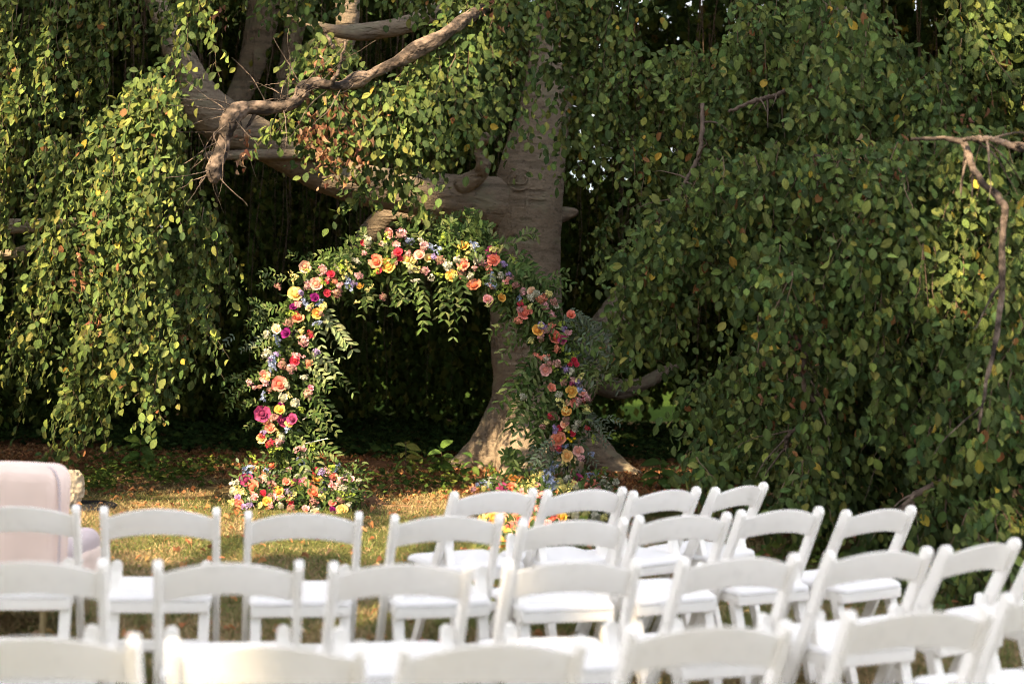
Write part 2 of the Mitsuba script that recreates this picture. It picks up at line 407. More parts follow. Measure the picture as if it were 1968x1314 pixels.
limbs = [
    ([(1000, 400, 58, 16.1), (940, 392, 52, 16.0), (880, 380, 44, 15.9), (800, 372, 42, 15.8), (720, 360, 40, 15.7), (640, 340, 37, 15.5), (570, 308, 36, 15.3), (500, 268, 40, 15.0), (435, 240, 46, 14.8), (388, 200, 42, 14.6), (358, 140, 30, 14.5), (330, 70, 24, 14.4), (300, 0, 22, 14.3), (270, -120, 18, 14.2), (230, -300, 14, 14)], 0.06, 0.03, 'thick grey limb leaving the trunk to the left and turning upward'),
    ([(900, 430, 22, 16.4), (830, 410, 24, 16.5), (770, 405, 24, 16.6), (720, 440, 24, 16.7), (690, 480, 20, 16.8), (640, 520, 16, 17)], 0.07, 0.02, None),
    ([(890, 355, 20, 15.7), (925, 332, 15, 15.6), (930, 312, 14, 15.5), (920, 290, 13, 15.5), (925, 272, 12, 15.4), (945, 262, 9, 15.3)], 0.04, 0.008, 'short curled stub on top of the limb'),
    ([(668, -160, 26, 15.2), (668, -40, 24, 15.2), (668, 40, 22, 15.2), (660, 90, 20, 15.3), (640, 140, 14, 15.4)], 0.06, 0.02, 'pale sunlit stem at the top'),
    ([(880, -10, 16, 14.4), (840, 20, 17, 14.4), (780, 48, 18, 14.3), (720, 60, 18, 14.3), (660, 62, 13, 14.2), (600, 48, 8, 14.2), (545, 30, 3, 14.2)], 0.05, 0.012, None),
    ([(520, -160, 34, 19), (510, -20, 32, 19), (500, 60, 30, 19.2), (470, 160, 24, 19.4), (430, 240, 22, 19.4)], 0.08, 0.03, None),
    ([(575, -160, 26, 19.5), (570, 0, 25, 19.5), (560, 90, 20, 19.6), (540, 200, 18, 19.7)], 0.08, 0.03, None),
    ([(-60, 440, 16, 13.4), (0, 436, 15, 13.4), (50, 434, 14, 13.5), (110, 430, 11, 13.6), (200, 425, 9, 13.8)], 0.05, 0.01, None),
    ([(8, 490, 11, 12.6), (45, 482, 11, 12.6), (95, 464, 10, 12.7), (150, 462, 6, 12.9), (220, 470, 4, 13.1)], 0.04, 0.008, 'broken pale branch end on the left'),
    ([(640, 300, 10, 15.2), (560, 297, 10, 15.0), (480, 298, 10, 14.8), (400, 300, 9, 14.7)], 0.04, 0.01, None),
    ([(1050, 420, 24, 16.2), (1090, 410, 13, 16.3), (1104, 408, 7, 16.3)], 0.06, 0.015, None),
    ([(1130, 720, 26, 18.0), (1190, 748, 20, 18.3), (1230, 740, 15, 18.6), (1300, 700, 10, 19)], 0.07, 0.02, None),
    ([(1590, -120, 24, 11.6), (1600, 0, 20, 11.5), (1620, 40, 18, 11.5), (1600, 90, 14, 11.5)], 0.05, 0.015, None),
]
for pts, e, amp, lab in limbs:
    P, r = px_path(pts, 15)
    P2 = smooth_path(np.column_stack([P, r]), len(P) * 3)
    m = organic(chain(P2[:, :3], P2[:, 3]), e, amp, 6, len(pts))
    put('limb', mikit.ply(m, 'bark_material', smooth=True), beech, **({'label': lab} if lab else {}))

# the knobby dead branch in front of the limb
P, r = px_path([(1010, -15, 11, 12.2), (965, 3, 12, 12), (930, 17, 13, 11.9), (890, 40, 15, 11.7), (840, 76, 16, 11.6), (800, 97, 16, 11.6), (770, 116, 15, 11.6), (740, 130, 14, 11.6), (715, 143, 15, 11.6), (680, 157, 17, 11.6), (645, 165, 15, 11.5), (610, 160, 14, 11.5), (586, 168, 15, 11.5), (576, 186, 14, 11.5), (558, 202, 14, 11.45), (520, 208, 14, 11.45), (480, 208, 15, 11.4), (455, 216, 18, 11.35), (440, 235, 17, 11.3), (432, 265, 13, 11.3), (424, 295, 13, 11.25), (412, 325, 15, 11.2), (412, 345, 14, 11.2)], 11.5)
P2 = smooth_path(np.column_stack([P, r]), 120)
db = organic(chain(P2[:, :3], P2[:, 3] * .88 * (1 + 0.55 * (meshkit.noise(np.linspace(0, 30, 120)[:, None] * [1, 0, 0], 4) - 0.5))), 0.022, 0.021, 3, 8, 6)
put('dead_branch', mikit.ply(db, 'dead_wood_material', smooth=True), beech, label='knobby dead branch with a broken end, bare of leaves')
tw = []
for a, b in (((590, 165), (584, 186)), ((640, 165), (665, 80)), ((500, 205), (470, 250)), ((640, 95), (620, 55))):
    p0, p1 = at(*a, 11.45), at(*b, 11.4)
    tw.append(tube(np.linspace(p0, p1, 8) + Nrm(0, .008, (8, 3)), np.linspace(.02, .008, 8), 6, .004))
for k in range(46):   # bare twigs round the dead branch
    s = P2[rng.integers(45, 118), :3]
    d = unit(np.array([-0.5 + 0.6 * Nrm(), -0.1 + .3 * Nrm(), -0.15 + 0.7 * Nrm()]))
    n = 12
    st = np.cumsum(unit(d + Nrm(0, .33, (n, 3)).cumsum(0) * .35 + np.array([0, 0, -.25]) * np.linspace(0, 1, n)[:, None]) * rng.uniform(.02, .07), 0)
    tw.append(tube(s + st, np.linspace(.0055, .0015, n), 4))
put('bare_twigs', mikit.ply(join_vf(tw), 'dead_wood_material', smooth=True), beech, kind='stuff')

# distinct thin branches in the right curtain
for pts, lab in [([(1748, 268, 3, 8.75), (1800, 268, 5, 8.72), (1848, 272, 7, 8.68), (1866, 310, 7, 8.62), (1885, 350, 7, 8.55), (1918, 378, 8, 8.5), (1932, 405, 8, 8.45), (1928, 450, 7, 8.45), (1926, 520, 7, 8.4), (1922, 600, 6, 8.4), (1908, 680, 5, 8.4), (1892, 750, 4, 8.4), (1880, 830, 2, 8.4)], 'grey brown hanging branch at the far right of the leaf curtain'),
            ([(1850, 268, 5, 8.6), (1900, 268, 6, 8.5), (1950, 282, 7, 8.4), (2000, 300, 8, 8.3)], None),
            ([(1500, 520, 3, 9.7), (1496, 570, 5, 9.6), (1516, 635, 7, 9.6), (1545, 672, 6, 9.55), (1562, 700, 5, 9.6)], None),
            ([(1620, 628, 4, 9.5), (1585, 645, 8, 9.4), (1555, 670, 8, 9.4), (1543, 700, 8, 9.4), (1550, 745, 8, 9.4), (1575, 775, 5, 9.5)], 'dark hooked branch in the middle of the right leaf curtain'),
            ([(1525, 168, 6, 10.6), (1490, 185, 6, 10.6), (1450, 195, 5, 10.5), (1400, 215, 3, 10.5)], None),
            ([(1560, 290, 4, 9.6), (1600, 320, 5, 9.5), (1640, 330, 6, 9.5), (1700, 322, 5, 9.5)], None),
            ([(1850, 905, 6, 8.7), (1800, 930, 8, 8.7), (1760, 950, 8, 8.7), (1735, 985, 8, 8.65), (1715, 1020, 6, 8.6)], None),
            ([(1330, 410, 3, 10.6), (1310, 370, 4, 10.6), (1345, 290, 5, 10.7), (1350, 200, 5, 10.9)], None),
            ([(1690, 690, 3, 9.2), (1700, 730, 4, 9.2), (1715, 790, 4, 9.2), (1725, 860, 3, 9.2)], None),
            ([(1560, 810, 3, 9.6), (1510, 845, 5, 9.6), (1525, 880, 4, 9.55)], None)]:
    pts = [(q[0], q[1], q[2], q[3] + (-.55 if pts[0][0] > 1740 and pts[0][1] < 300 else .16)) for q in pts]
    P, r = px_path(pts, 9)
    P3 = smooth_path(np.column_stack([P, r]), 40)
    fk = []
    for q in range(6):
        i0 = rng.integers(4, 38)
        tg = unit(P3[min(i0 + 1, 39), :3] - P3[i0 - 1, :3])
        d0 = unit(tg * .5 + unit(np.cross(tg, Nrm(0, 1, 3))) * .9 + [0, -.1, -.5])
        m_ = 9
        st = np.cumsum(unit(d0 + Nrm(0, .25, (m_, 3)).cumsum(0) * .4 + np.array([0, 0, -.7]) * np.linspace(0, 1, m_)[:, None]) * rng.uniform(.02, .055), 0)
        fk.append(tube(np.vstack([P3[i0, :3], P3[i0, :3] + st]), np.linspace(P3[i0, 3] * .45 + .001, .0015, m_ + 1), 5))
    put('branch', mikit.ply(join_vf([tube(P3[:, :3] + Nrm(0, .003, (40, 3)), P3[:, 3] * .9, 9, 0.009, 5)] + fk), 'dead_wood_material' if pts[0][0] > 1740 else 'dark_branch_material', smooth=True), beech, **({'label': lab} if lab else {}))

# ---------------------------------------------------------------- hanging foliage
TRUNK_C = np.array([0.2, 16.3])
acc = {'P': [], 'A': [], 'N': [], 'L': [], 'C': []}
twigs = []


def add_leaves(P, A, N, L, C):
    for k, v in zip('PANLC', (P, A, N, L, C)):
        acc[k].append(v)


def clump(top, length, rad, strands, leaf=0.083, pal=BEECH, w=(3, 5, 4, 1.6, .10, .08), spray=0.45, drift=(0, 0)):
    """Hanging strands side by side, with alternate leaves and short side sprays."""
    for s in range(int(strands * 1.3 + R())):
        a, q = R() * 6.283, math.sqrt(R()) * rad
        ln = length * (0.55 + 0.5 * R())
        n = max(6, int(ln / 0.042))
        p0 = np.array(top) + [q * math.cos(a), q * math.sin(a), -R() * length * 0.12]
        st = np.column_stack([Nrm(0, .011, n).cumsum() + np.linspace(0, drift[0] + .1 * Nrm(), n), Nrm(0, .011, n).cumsum() + np.linspace(0, drift[1] + .1 * Nrm(), n), -np.linspace(0, ln, n)])
        S = p0 + st
        S[:, 2] = np.maximum(S[:, 2], 0.04 + .02 * R())
        if R() < 0.8:
            twigs.append(tube(S[2::2] if n > 10 else S[1:], np.linspace(.005, .002, len(S[2::2] if n > 10 else S[1:])), 3))
        out = np.array([*unit(np.array(S[0, :2]) - TRUNK_C), 0.0])
        side = np.array([-out[1], out[0], 0])
        # nodes of the main strand and of short side sprays
        nodes, dirs = [S], [np.where(np.arange(n)[:, None] % 2 == 0, 1, -1) * side]
        for i in np.nonzero(R(n) < spray)[0]:
            k = rng.integers(3, 8)
            d = unit(side * rng.choice([-1, 1]) * (0.5 + R()) + out * (0.7 * R() - .1) + [0, 0, -0.2 - 0.5 * R()])
            tt = np.linspace(0.035, 0.042 * k, k)[:, None]
            pts = S[i] + d * tt + np.array([0, 0, -1]) * tt ** 2 * 2.2
            nodes.append(pts); dirs.append(np.where(np.arange(k)[:, None] % 2 == 0, 1, -1) * unit(np.cross(d, out)))
            if R() < .3:
                twigs.append(tube(np.vstack([S[i], pts[-1]]), [.002, .001], 3))
        Pn, D = np.vstack(nodes), np.vstack(dirs)
        m = len(Pn)
        A = unit(D * (0.35 + 0.5 * R((m, 1))) + np.array([0, 0, -1]) * (0.55 + 0.6 * R((m, 1))) + out * (0.1 + 0.5 * R((m, 1))) + Nrm(0, .22, (m, 3)))
        N = unit(out * (0.55 + R((m, 1)) * .6) + np.array([0, 0, 1]) * (0.35 + .6 * R((m, 1))) + Nrm(0, .56, (m, 3)))
        L = leaf * (0.42 + 0.75 * R(m) ** .8)
        add_leaves(Pn + A * 0.008, A, N, L, pick(pal, w, m, .38))


def col(px, ytop, ybot, half, Y, strands, **kw):
    a, b = at(px, ytop, Y), at(px, ybot, Y)
    clump(a, max(.22, a[2] - b[2] - .14), half * Y / FOC, strands, **kw)


W_L = (2.2, 4.5, 4.5, 2.8, .14, .08)
# left curtain
for c in [(15, -120, 330, 34, 12, 6), (20, 240, 600, 36, 12.4, 5), (68, -120, 400, 22, 12.3, 3), (116, -120, 300, 28, 12, 5), (125, 250, 640, 36, 11.8, 7), (100, 440, 730, 24, 12.4, 3), (172, -120, 370, 24, 12.4, 4), (213, -120, 150, 26, 12.4, 4),
          (185, 330, 610, 45, 11.7, 7), (160, 590, 900, 22, 12.6, 7), (190, 600, 840, 24, 12.5, 5), (215, 470, 740, 38, 11.6, 7), (265, 130, 490, 40, 11.4, 8), (312, 125, 530, 36, 11.35, 8), (232, 215, 530, 38, 11.45, 7), (345, 190, 430, 22, 11.6, 4),
          (272, 430, 710, 46, 11.6, 8), (325, 430, 650, 46, 11.8, 7), (300, 600, 845, 24, 11.7, 5), (345, 540, 770, 28, 11.8, 5), (392, 560, 690, 32, 11.9, 5), (398, 370, 620, 30, 11.9, 5), (262, 640, 800, 24, 11.7, 4), (372, -120, 165, 18, 11.8, 5), (300, -120, 110, 24, 12.6, 3),
          (428, 420, 600, 18, 12.1, 3), (40, 480, 780, 40, 12.9, 5), (440, -120, 60, 30, 12.6, 2), (75, 640, 830, 30, 13.2, 2), (560, -120, 70, 30, 13, 2)]:
    col(*c, w=W_L)
# masses hanging in front of the limb and trunk
for c in [(612, 60, 180, 28, 11.8, 6), (655, 75, 150, 28, 11.8, 5), (650, 170, 320, 36, 11.7, 7), (700, 180, 330, 32, 11.7, 7), (742, 155, 320, 34, 11.75, 7), (785, 120, 320, 34, 11.8, 7), (822, 60, 310, 30, 11.8, 6), (862, 30, 300, 32, 11.85, 7), (895, 60, 270, 30, 11.75, 7), (935, -120, 290, 34, 11.9, 8), (975, -120, 215, 28, 12, 6),
          (1010, -120, 150, 24, 12.1, 4), (1042, -120, 120, 22, 12.2, 4), (1075, -120, 100, 22, 12.3, 4), (765, -120, 60, 24, 12.3, 3), (588, 180, 310, 26, 11.8, 4), (560, 215, 280, 20, 11.9, 3), (815, 260, 420, 16, 11.9, 4), (700, 320, 415, 9, 11.9, 2), (735, 320, 420, 10, 11.9, 3), (640, 290, 345, 16, 11.8, 2), (905, 170, 280, 24, 11.8, 4), (840, -120, 40, 26, 12.3, 4), (985, 150, 270, 9, 12.2, 2), (1018, 240, 300, 8, 12.2, 1), (700, -120, 30, 26, 12.6, 2)]:
    col(*c)
# a second layer behind the outer leaves
for c in [(585, -90, 75, 30, 12.2, 6), (540, -100, 40, 24, 12.6, 4), (1180, 380, 560, 14, 14.5, 2), (1225, 540, 700, 18, 13, 3), (290, 120, 470, 46, 12.3, 7), (240, 200, 500, 40, 12.4, 6), (330, 160, 420, 30, 12.5, 4), (660, 165, 300, 40, 12.5, 7), (705, 165, 310, 36, 12.5, 6), (620, 70, 190, 34, 12.5, 5), (760, 150, 300, 34, 12.5, 5), (370, -120, 130, 20, 12.5, 4), (180, 620, 860, 24, 13, 4)]:
    col(*c)
# right: mid-depth strands with gaps beside the trunk
for c in [(1110, -120, 180, 24, 12.6, 4), (1150, -120, 330, 28, 12.4, 5), (1195, -120, 360, 30, 12.1, 6), (1185, 190, 350, 20, 12.4, 3), (1120, 200, 340, 12, 13, 1), (1235, 250, 450, 22, 11.8, 4)]:
    col(*c)
# right curtain: the whole mass, filled lobe by lobe
poly_back = sg.Polygon([(1120, -140), (1130, 60), (1165, 150), (1215, 300), (1260, 410), (1400, 500), (1440, 700), (1480, 920), (1560, 980), (2080, 1100), (2080, -140)])
WINDOW = sg.Polygon([(1222, 735), (1270, 670), (1300, 600), (1350, 560), (1410, 620), (1420, 800), (1370, 830), (1350, 900), (1222, 900)])
poly_low = sg.Polygon([(1222, 540), (1228, 480), (1258, 435), (1300, 385), (1370, 310), (1480, 270), (1620, 285), (1720, 255), (1880, 240), (2080, 230), (2080, 1175), (1830, 1160), (1700, 1110), (1600, 1060), (1490, 1010), (1480, 940), (1350, 930), (1335, 820), (1300, 760), (1275, 740), (1245, 745), (1238, 660)])
dep = lambda px: np.interp(px, [1100, 1300, 1500, 1750, 1968, 2080], [12.0, 11.1, 10.2, 9.4, 8.75, 8.5])


def fill(poly, n, dy, length_px, strands, half, **kw):
    x0, y0, x1, y1 = poly.bounds
    done = 0
    while done < n:
        px, py = x0 + R() * (x1 - x0), y0 + R() * (y1 - y0)
        if not poly.contains(sg.Point(px, py)) or any(WINDOW.contains(sg.Point(px + o, py + 40)) for o in (-28, 0, 28)):
            continue
        if R() > np.clip((meshkit.noise(np.array([px / 75, py / 150, dy]), 4) - .26) * 3.2, .16, 1):
            continue
        ln = length_px * (0.6 + 0.8 * R())
        yb = py + ln
        for _ in range(12):
            if poly.contains(sg.Point(px, yb)) and not any(WINDOW.contains(sg.Point(px + o, yb + 30)) for o in (-28, 0, 28)):
                break
            yb -= ln / 14
        if yb - py < 40:
            continue
        Y = dep(px) + dy + 0.35 * Nrm()
        col(px, py, yb, half * (0.7 + .6 * R()), Y, strands, **kw)
        done += 1


W_R = (2.6, 5, 4.2, 1.5, .09, .12)
fill(poly_back, 105, 0.9, 240, 6, 27, w=W_R, spray=.34)
fill(poly_low, 140, -0.05, 220, 6, 22, w=W_R, spray=.34)
# ridge of the lower bough: leaves lying over its top
for px, py in [(1215, 470), (1240, 435), (1270, 400), (1310, 360), (1350, 325), (1400, 300), (1450, 285), (1500, 280), (1560, 285), (1620, 290), (1680, 275), (1740, 262), (1800, 250), (1860, 245), (1920, 240)]:
    col(px, py - 10, py + 150, 34, dep(px) - .25, 5, w=W_R)
for px, yb in [(1225, 745), (1255, 720), (1290, 700), (1350, 930), (1400, 900), (1490, 1010), (1530, 1030)]:
    col(px, yb - 230, yb, 20, dep(px) - .1, 4, w=W_R)

front = {k: (np.concatenate(v) if k == 'L' else np.vstack(v)) for k, v in acc.items()}
# leaves standing close in front of a sunny place are kept; those far up the sun's path are not
ok = lets_sun_through(front['P'], 0.0, 3.5) | (front['P'][:, 0] < -0.19 * front['P'][:, 1])
front = {k: v[ok] for k, v in front.items()}
# the 300 that show largest are parts of their own
view = front['P'] - [0, 0, HC]
inside = (np.abs(view[:, 0] / view[:, 1]) < 0.35) & (np.abs(view[:, 2] / view[:, 1]) < 0.23)
facing = np.abs((front['N'] * unit(view)).sum(1))
size = front['L'] / view[:, 1] * facing * inside
big = np.argsort(-size)[:300]
rest = np.setdiff1d(np.arange(len(size)), big)
for i in big:
    s = slice(i, i + 1)
    put('leaf', colored(leaf_mesh(front['P'][s], front['A'][s], front['N'][s], front['L'][s], front['C'][s]), 'leaf_material'), beech)
put('foliage', colored(leaf_mesh(*[front[k][rest] for k in 'PANLC']), 'leaf_material'), beech, kind='stuff', label='green and yellowing leaves hanging in strands')
n_front = len(size)

# brown withered leaves in small bunches
acc = {'P': [], 'A': [], 'N': [], 'L': [], 'C': []}
BR = [(.20, .10, .06), (.27, .14, .085), (.13, .065, .045), (.32, .21, .13)]
for px, py, Y, r, n in [(620, 225, 11.55, .13, 60), (650, 265, 11.5, .12, 60), (600, 270, 11.55, .08, 30), (635, 310, 11.6, .07, 24), (690, 290, 11.5, .07, 26), (625, 130, 11.6, .08, 26), (955, 20, 11.8, .09, 30), (430, 20, 12.2, .05, 8), (470, 270, 11.4, .05, 12), (465, 310, 11.4, .04, 10), (155, 500, 11.4, .08, 14), (180, 620, 11.5, .05, 10), (150, 540, 11.4, .06, 12),
                     (1790, 210, 10.2, .14, 30), (1860, 215, 9.6, .12, 24), (1700, 580, 9.7, .08, 18), (1730, 540, 9.7, .08, 16), (1560, 690, 9.5, .1, 14), (1500, 730, 9.7, .1, 16), (1620, 480, 9.6, .07, 10), (1660, 300, 9.6, .09, 18), (1770, 850, 9, .06, 9), (1950, 940, 8.5, .06, 8), (1500, 940, 9.8, .06, 8)]:
    c = at(px, py, Y)
    n = int(n * 1.05)
    P = c + Nrm(0, r * .75, (n, 3)) * [1.1, .7, 1.7]
    add_leaves(P, unit(Nrm(0, .5, (n, 3)) + [0, 0, -1]), unit(Nrm(0, .8, (n, 3)) + [0, -.6, .2]), .055 * (.5 + .8 * R(n)), pick(BR, (3, 3, 2, 2), n))
dl = {k: (np.concatenate(v) if k == 'L' else np.vstack(v)) for k, v in acc.items()}
put('withered_leaves', colored(leaf_mesh(*[dl[k] for k in 'PANLC'], width=.8, fold=.5, curl=.5), 'leaf_material'), beech, kind='stuff', label='orange brown withered leaves in small bunches')
put('twigs', mikit.ply(join_vf(twigs), 'twig_material'), beech, kind='stuff')

# ---------------------------------------------------------------- the far side of the crown and its roof
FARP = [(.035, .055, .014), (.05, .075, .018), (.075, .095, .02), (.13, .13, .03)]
acc = {'P': [], 'A': [], 'N': [], 'L': [], 'C': []}
ftw = []
for k in range(1650):
    a = math.radians(-38 + 256 * ((k * 0.61803) % 1.0) + .1 * R())
    rad = 7.6 + 0.7 * Nrm() + 1.4 * (R() < .2) * R()
    b = np.array([TRUNK_C[0] + rad * math.cos(a) * 1.15, TRUNK_C[1] + rad * math.sin(a), 0])
    dens = meshkit.noise(np.array([a * 9, 1.5, 0]), 3)
    ztop, zbot = 6.2 + R(), max(0.05, 0.05 + .5 * R() ** 2 + (R() * 0.9 if b[0] > 1.5 and b[1] > 19 else 0.0) + .3 * (dens - .5))
    if R() < 0.10:
        zbot = rng.uniform(1.0, 3)
    n = int((ztop - zbot) / 0.105)
    S = np.column_stack([np.full(n, b[0]), np.full(n, b[1]), np.linspace(ztop, zbot, n)])
    S[:, :2] += np.cumsum(Nrm(0, .018, (n, 2)), 0)
    if R() < .5:
        ftw.append(tube(S[::6], np.linspace(.006, .002, len(S[::6])), 3))
    S = np.repeat(S, 2, 0) + Nrm(0, .06, (2 * n, 3))
    # thin places where the sky shows
    g = np.array([0.75, 0, 3.6])
    e = np.abs((S[:, 0] / S[:, 1] * 16 - 0.83) / 0.30) ** 2 + np.abs((((S[:, 2] - HC) / S[:, 1] * 16) - 2.35) / 0.75) ** 2
    thin = (S[:, 1] > 18) & (e < 1) & (R(len(S)) < 0.55)
    S = S[~thin]
    m = len(S)
    out = np.array([math.cos(a), math.sin(a), 0])
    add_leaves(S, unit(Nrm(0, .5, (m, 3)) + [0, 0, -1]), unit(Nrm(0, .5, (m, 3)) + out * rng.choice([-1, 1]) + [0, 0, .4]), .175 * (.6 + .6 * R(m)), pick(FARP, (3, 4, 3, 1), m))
# strands inside, some of them bare
for k in range(260):
    a, rad = R() * 6.283, 1.6 + 5 * math.sqrt(R())
    b = np.array([TRUNK_C[0] + rad * math.cos(a), TRUNK_C[1] + 1.2 + rad * abs(math.sin(a))])
    zt, zb = 6.0, rng.uniform(.1, 3.2)
    n = int((zt - zb) / .12)
    S = np.column_stack([np.full(n, b[0]), np.full(n, b[1]), np.linspace(zt, zb, n)])
    S[:, :2] += np.cumsum(Nrm(0, .02, (n, 2)), 0)
    ftw.append(tube(S[::4], np.linspace(.008, .003, len(S[::4])), 3))
    if R() < .5:
        S = S + Nrm(0, .05, S.shape)
        m = len(S)
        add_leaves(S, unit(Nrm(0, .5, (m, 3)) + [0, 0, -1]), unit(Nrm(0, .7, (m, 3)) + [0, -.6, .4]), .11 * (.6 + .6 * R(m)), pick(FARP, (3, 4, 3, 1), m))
fw = {k: (np.concatenate(v) if k == 'L' else np.vstack(v)) for k, v in acc.items()}
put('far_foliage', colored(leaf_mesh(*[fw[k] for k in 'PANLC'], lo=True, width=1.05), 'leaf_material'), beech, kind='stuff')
put('far_twigs', mikit.ply(join_vf(ftw), 'twig_material'), beech, kind='stuff')
# roof: a dome of leaves
n = 62000
a, q = R(n) * 6.283, np.sqrt(R(n))
P = np.column_stack([TRUNK_C[0] + 9.6 * q * np.cos(a) * 1.1, TRUNK_C[1] + 8.6 * q * np.sin(a), 5.6 + 4.4 * (1 - q ** 2) + Nrm(0, .5, n)])
P = P[P[:, 1] > np.where(np.abs(P[:, 0]) < 5.0, 12.6, 9.6)]
# under the rim the outer sides hang down too
m = 9000
a2 = rng.uniform(math.radians(150), math.radians(245), m)
P2_ = np.column_stack([TRUNK_C[0] + 9.3 * np.cos(a2) * 1.1, TRUNK_C[1] + 8.2 * np.sin(a2), rng.uniform(.3, 6.2, m)]) + Nrm(0, .25, (m, 3))
P2_ = P2_[np.abs(P2_[:, 0] / P2_[:, 1]) > 0.40]
P3_ = P2_ * [-1, 1, 1] + [0.4, 0, 0]
P = np.vstack([P, P2_, P3_])
P = P[lets_sun_through(P, 0.28)]
m = len(P)
put('upper_foliage', colored(leaf_mesh(P, unit(Nrm(0, .6, (m, 3)) + [0, 0, -.5]), unit(Nrm(0, .5, (m, 3)) + [0, 0, 1]), .30 * (.6 + .6 * R(m)), pick(BEECH, (3, 5, 4, 1, .1, .1), m), lo=True), 'leaf_material'), beech, kind='stuff')


# ================================================================ trees outside the beech
def leaf_cloud(C, radii, n, L, pal, w):
    d = unit(Nrm(0, 1, (n, 3)))
    P = C + d * (R((n, 1)) ** 0.45) * radii
    return P, unit(Nrm(0, 1, (n, 3)) + [0, 0, -.3]), unit(Nrm(0, .7, (n, 3)) + [0, 0, .8]), L * (.6 + .7 * R(n)), pick(pal, w, n)


def broad_tree(base, height, crown_c, crown_r, n, L, label, carve=False, pal=None, w=None):
    t = thing('broadleaf_tree', label, 'tree')
    pal = pal or [(.05, .08, .02), (.08, .11, .025), (.12, .13, .03)]
    w = w or (3, 3, 2)
    bp = np.array([base[0], base[1], 0.0])
    tops = [bp + [0, 0, -0.2], bp + [.1, 0, height * .25], bp + [0, .2, height * .5], np.array(crown_c) + [0, 0, crown_r[2] * .5]]
    tubes = [tube(smooth_path(tops, 14), np.linspace(height * .018, height * .005, 14), 9, .03, 3)]
    lobes = []
    for k in range(34):
        d = unit(Nrm(0, 1, 3))
        c = np.array(crown_c) + d * np.array(crown_r) * (0.3 + 0.6 * R())
        lobes.append((c, np.array(crown_r) * (.28 + .16 * R())))
        s = bp + [0, 0, height * (.35 + .3 * R())]
        tubes.append(tube(smooth_path([s, (s + c) / 2 + [0, 0, .5], c], 7), np.linspace(height * .008, height * .002, 7), 5))
    put('trunk', mikit.ply(join_vf(tubes), 'bark_material', smooth=True), t)
    ms = []
    for c, rr in lobes:
        P, A, N, Ln, C = leaf_cloud(c, rr, n // 34, L, pal, w)
        if carve:
            k = lets_sun_through(P, L * 0.8)
            P, A, N, Ln, C = P[k], A[k], N[k], Ln[k], C[k]
        ms.append(leaf_mesh(P, A, N, Ln, C, lo=True))
    put('crown', colored(join(ms), 'leaf_material'), t, kind='stuff')
    return t


mid = np.array([0.0, 9.5, 1.6])
perp = unit(np.cross(SUN, [0, 0, 1]))
for k, (off, dist, up) in enumerate([(-9.4, 25, 0), (-1.1, 28, -.6), (6.5, 25, 0.4), (13, 30, 0)]):
    c = mid + SUN * dist + perp * off + np.array([0, 0, up])
    broad_tree((c[0], c[1]), c[2] + 7, c + [0, 0, .8], (5.8, 5.8, 9.0), 42000, .55, ['first tall shade tree from the left, behind the seats outside the picture', 'second tall shade tree from the left, behind the seats outside the picture', 'third tall shade tree from the left, behind the seats outside the picture', 'fourth tall shade tree from the left, behind the seats outside the picture'][k], carve=True)
FARL = ['sunlit tree far across the lawn, leftmost of the distant trees', 'second distant tree from the left, far across the lawn', 'distant low tree across the lawn, seen under the arch', 'distant tree straight behind the beech trunk', 'distant tree across the lawn, just right of the trunk', 'second distant tree from the right, behind the right leaf curtain', 'rightmost of the distant trees across the lawn']
for k, (x, y, h) in enumerate([(-24, 44, 15), (-14, 46, 14), (-5, 44, 12), (3.6, 52, 7.5), (11, 46, 11), (20, 45, 14), (31, 48, 15)]):
    broad_tree((x, y), h, (x, y, h * .58), (h * .62, h * .5, h * .42), 5200, .7, FARL[k])

hd = thing('hedge', 'long clipped green hedge far across the lawn under the distant trees', 'hedge')
n = 26000
P = np.column_stack([rng.uniform(-60, 60, n), 62 + 2.2 * R(n), 4.6 * R(n) ** .8])
put('foliage', colored(leaf_mesh(P, unit(Nrm(0, 1, (n, 3))), unit(Nrm(0, .6, (n, 3)) + [0, -.7, .5]), .75 * (.6 + .6 * R(n)), pick([(.05, .08, .02), (.08, .11, .025)], (1, 1), n), lo=True), 'leaf_material'), hd, kind='stuff')

# ================================================================ ground cover
def frustum_points(n, y0, y1, margin=0.6):
    y = y0 + (y1 - y0) * R(n)
    x = (R(n) * 2 - 1) * (y * 0.37 + margin)
    return x, y


# grass
n = 230000
y = 3.2 + 11.2 * R(n) ** 1.15
x = (R(n) * 2 - 1) * (y * 0.37 + .5)
a = meshkit.fbm(np.stack([x * .9, y * .9, x * 0], -1), 3, 9)
keep = (y + (a - .5) * 3.2 < 13.6) & (R(n) < 0.35 + 1.1 * meshkit.noise(np.stack([x * 2.2, y * 2.2, x * 0], -1), 8))
x, y, a = x[keep], y[keep], a[keep]
n = len(x)
P = np.column_stack([x, y, ground_height(x, y) - .004])
A = unit(np.column_stack([Nrm(0, .55, n), Nrm(0, .55, n), .45 + .6 * R(n)]))
side = unit(np.cross(A, Nrm(0, 1, (n, 3))))
Lb, Wb = .022 + .042 * R(n), .0022 + .002 * R(n)
bend = np.column_stack([Nrm(0, .4, n), Nrm(0, .4, n), -.3 * R(n)])
V = np.stack([P - side * Wb[:, None], P + side * Wb[:, None], P + A * (Lb * .6)[:, None] + side * (Wb * .8)[:, None], P + A * (Lb * .6)[:, None] - side * (Wb * .8)[:, None], P + A * Lb[:, None] + bend * (Lb * .5)[:, None]], 1).reshape(-1, 3)
F = (np.array([(0, 1, 2), (0, 2, 3), (3, 2, 4)])[None] + (np.arange(n) * 5)[:, None, None]).reshape(-1, 3)
green = meshkit.fbm(np.stack([x * 1.3, y * 1.3, x * 0], -1), 3, 21) + .10 * Nrm(0, 1, n)
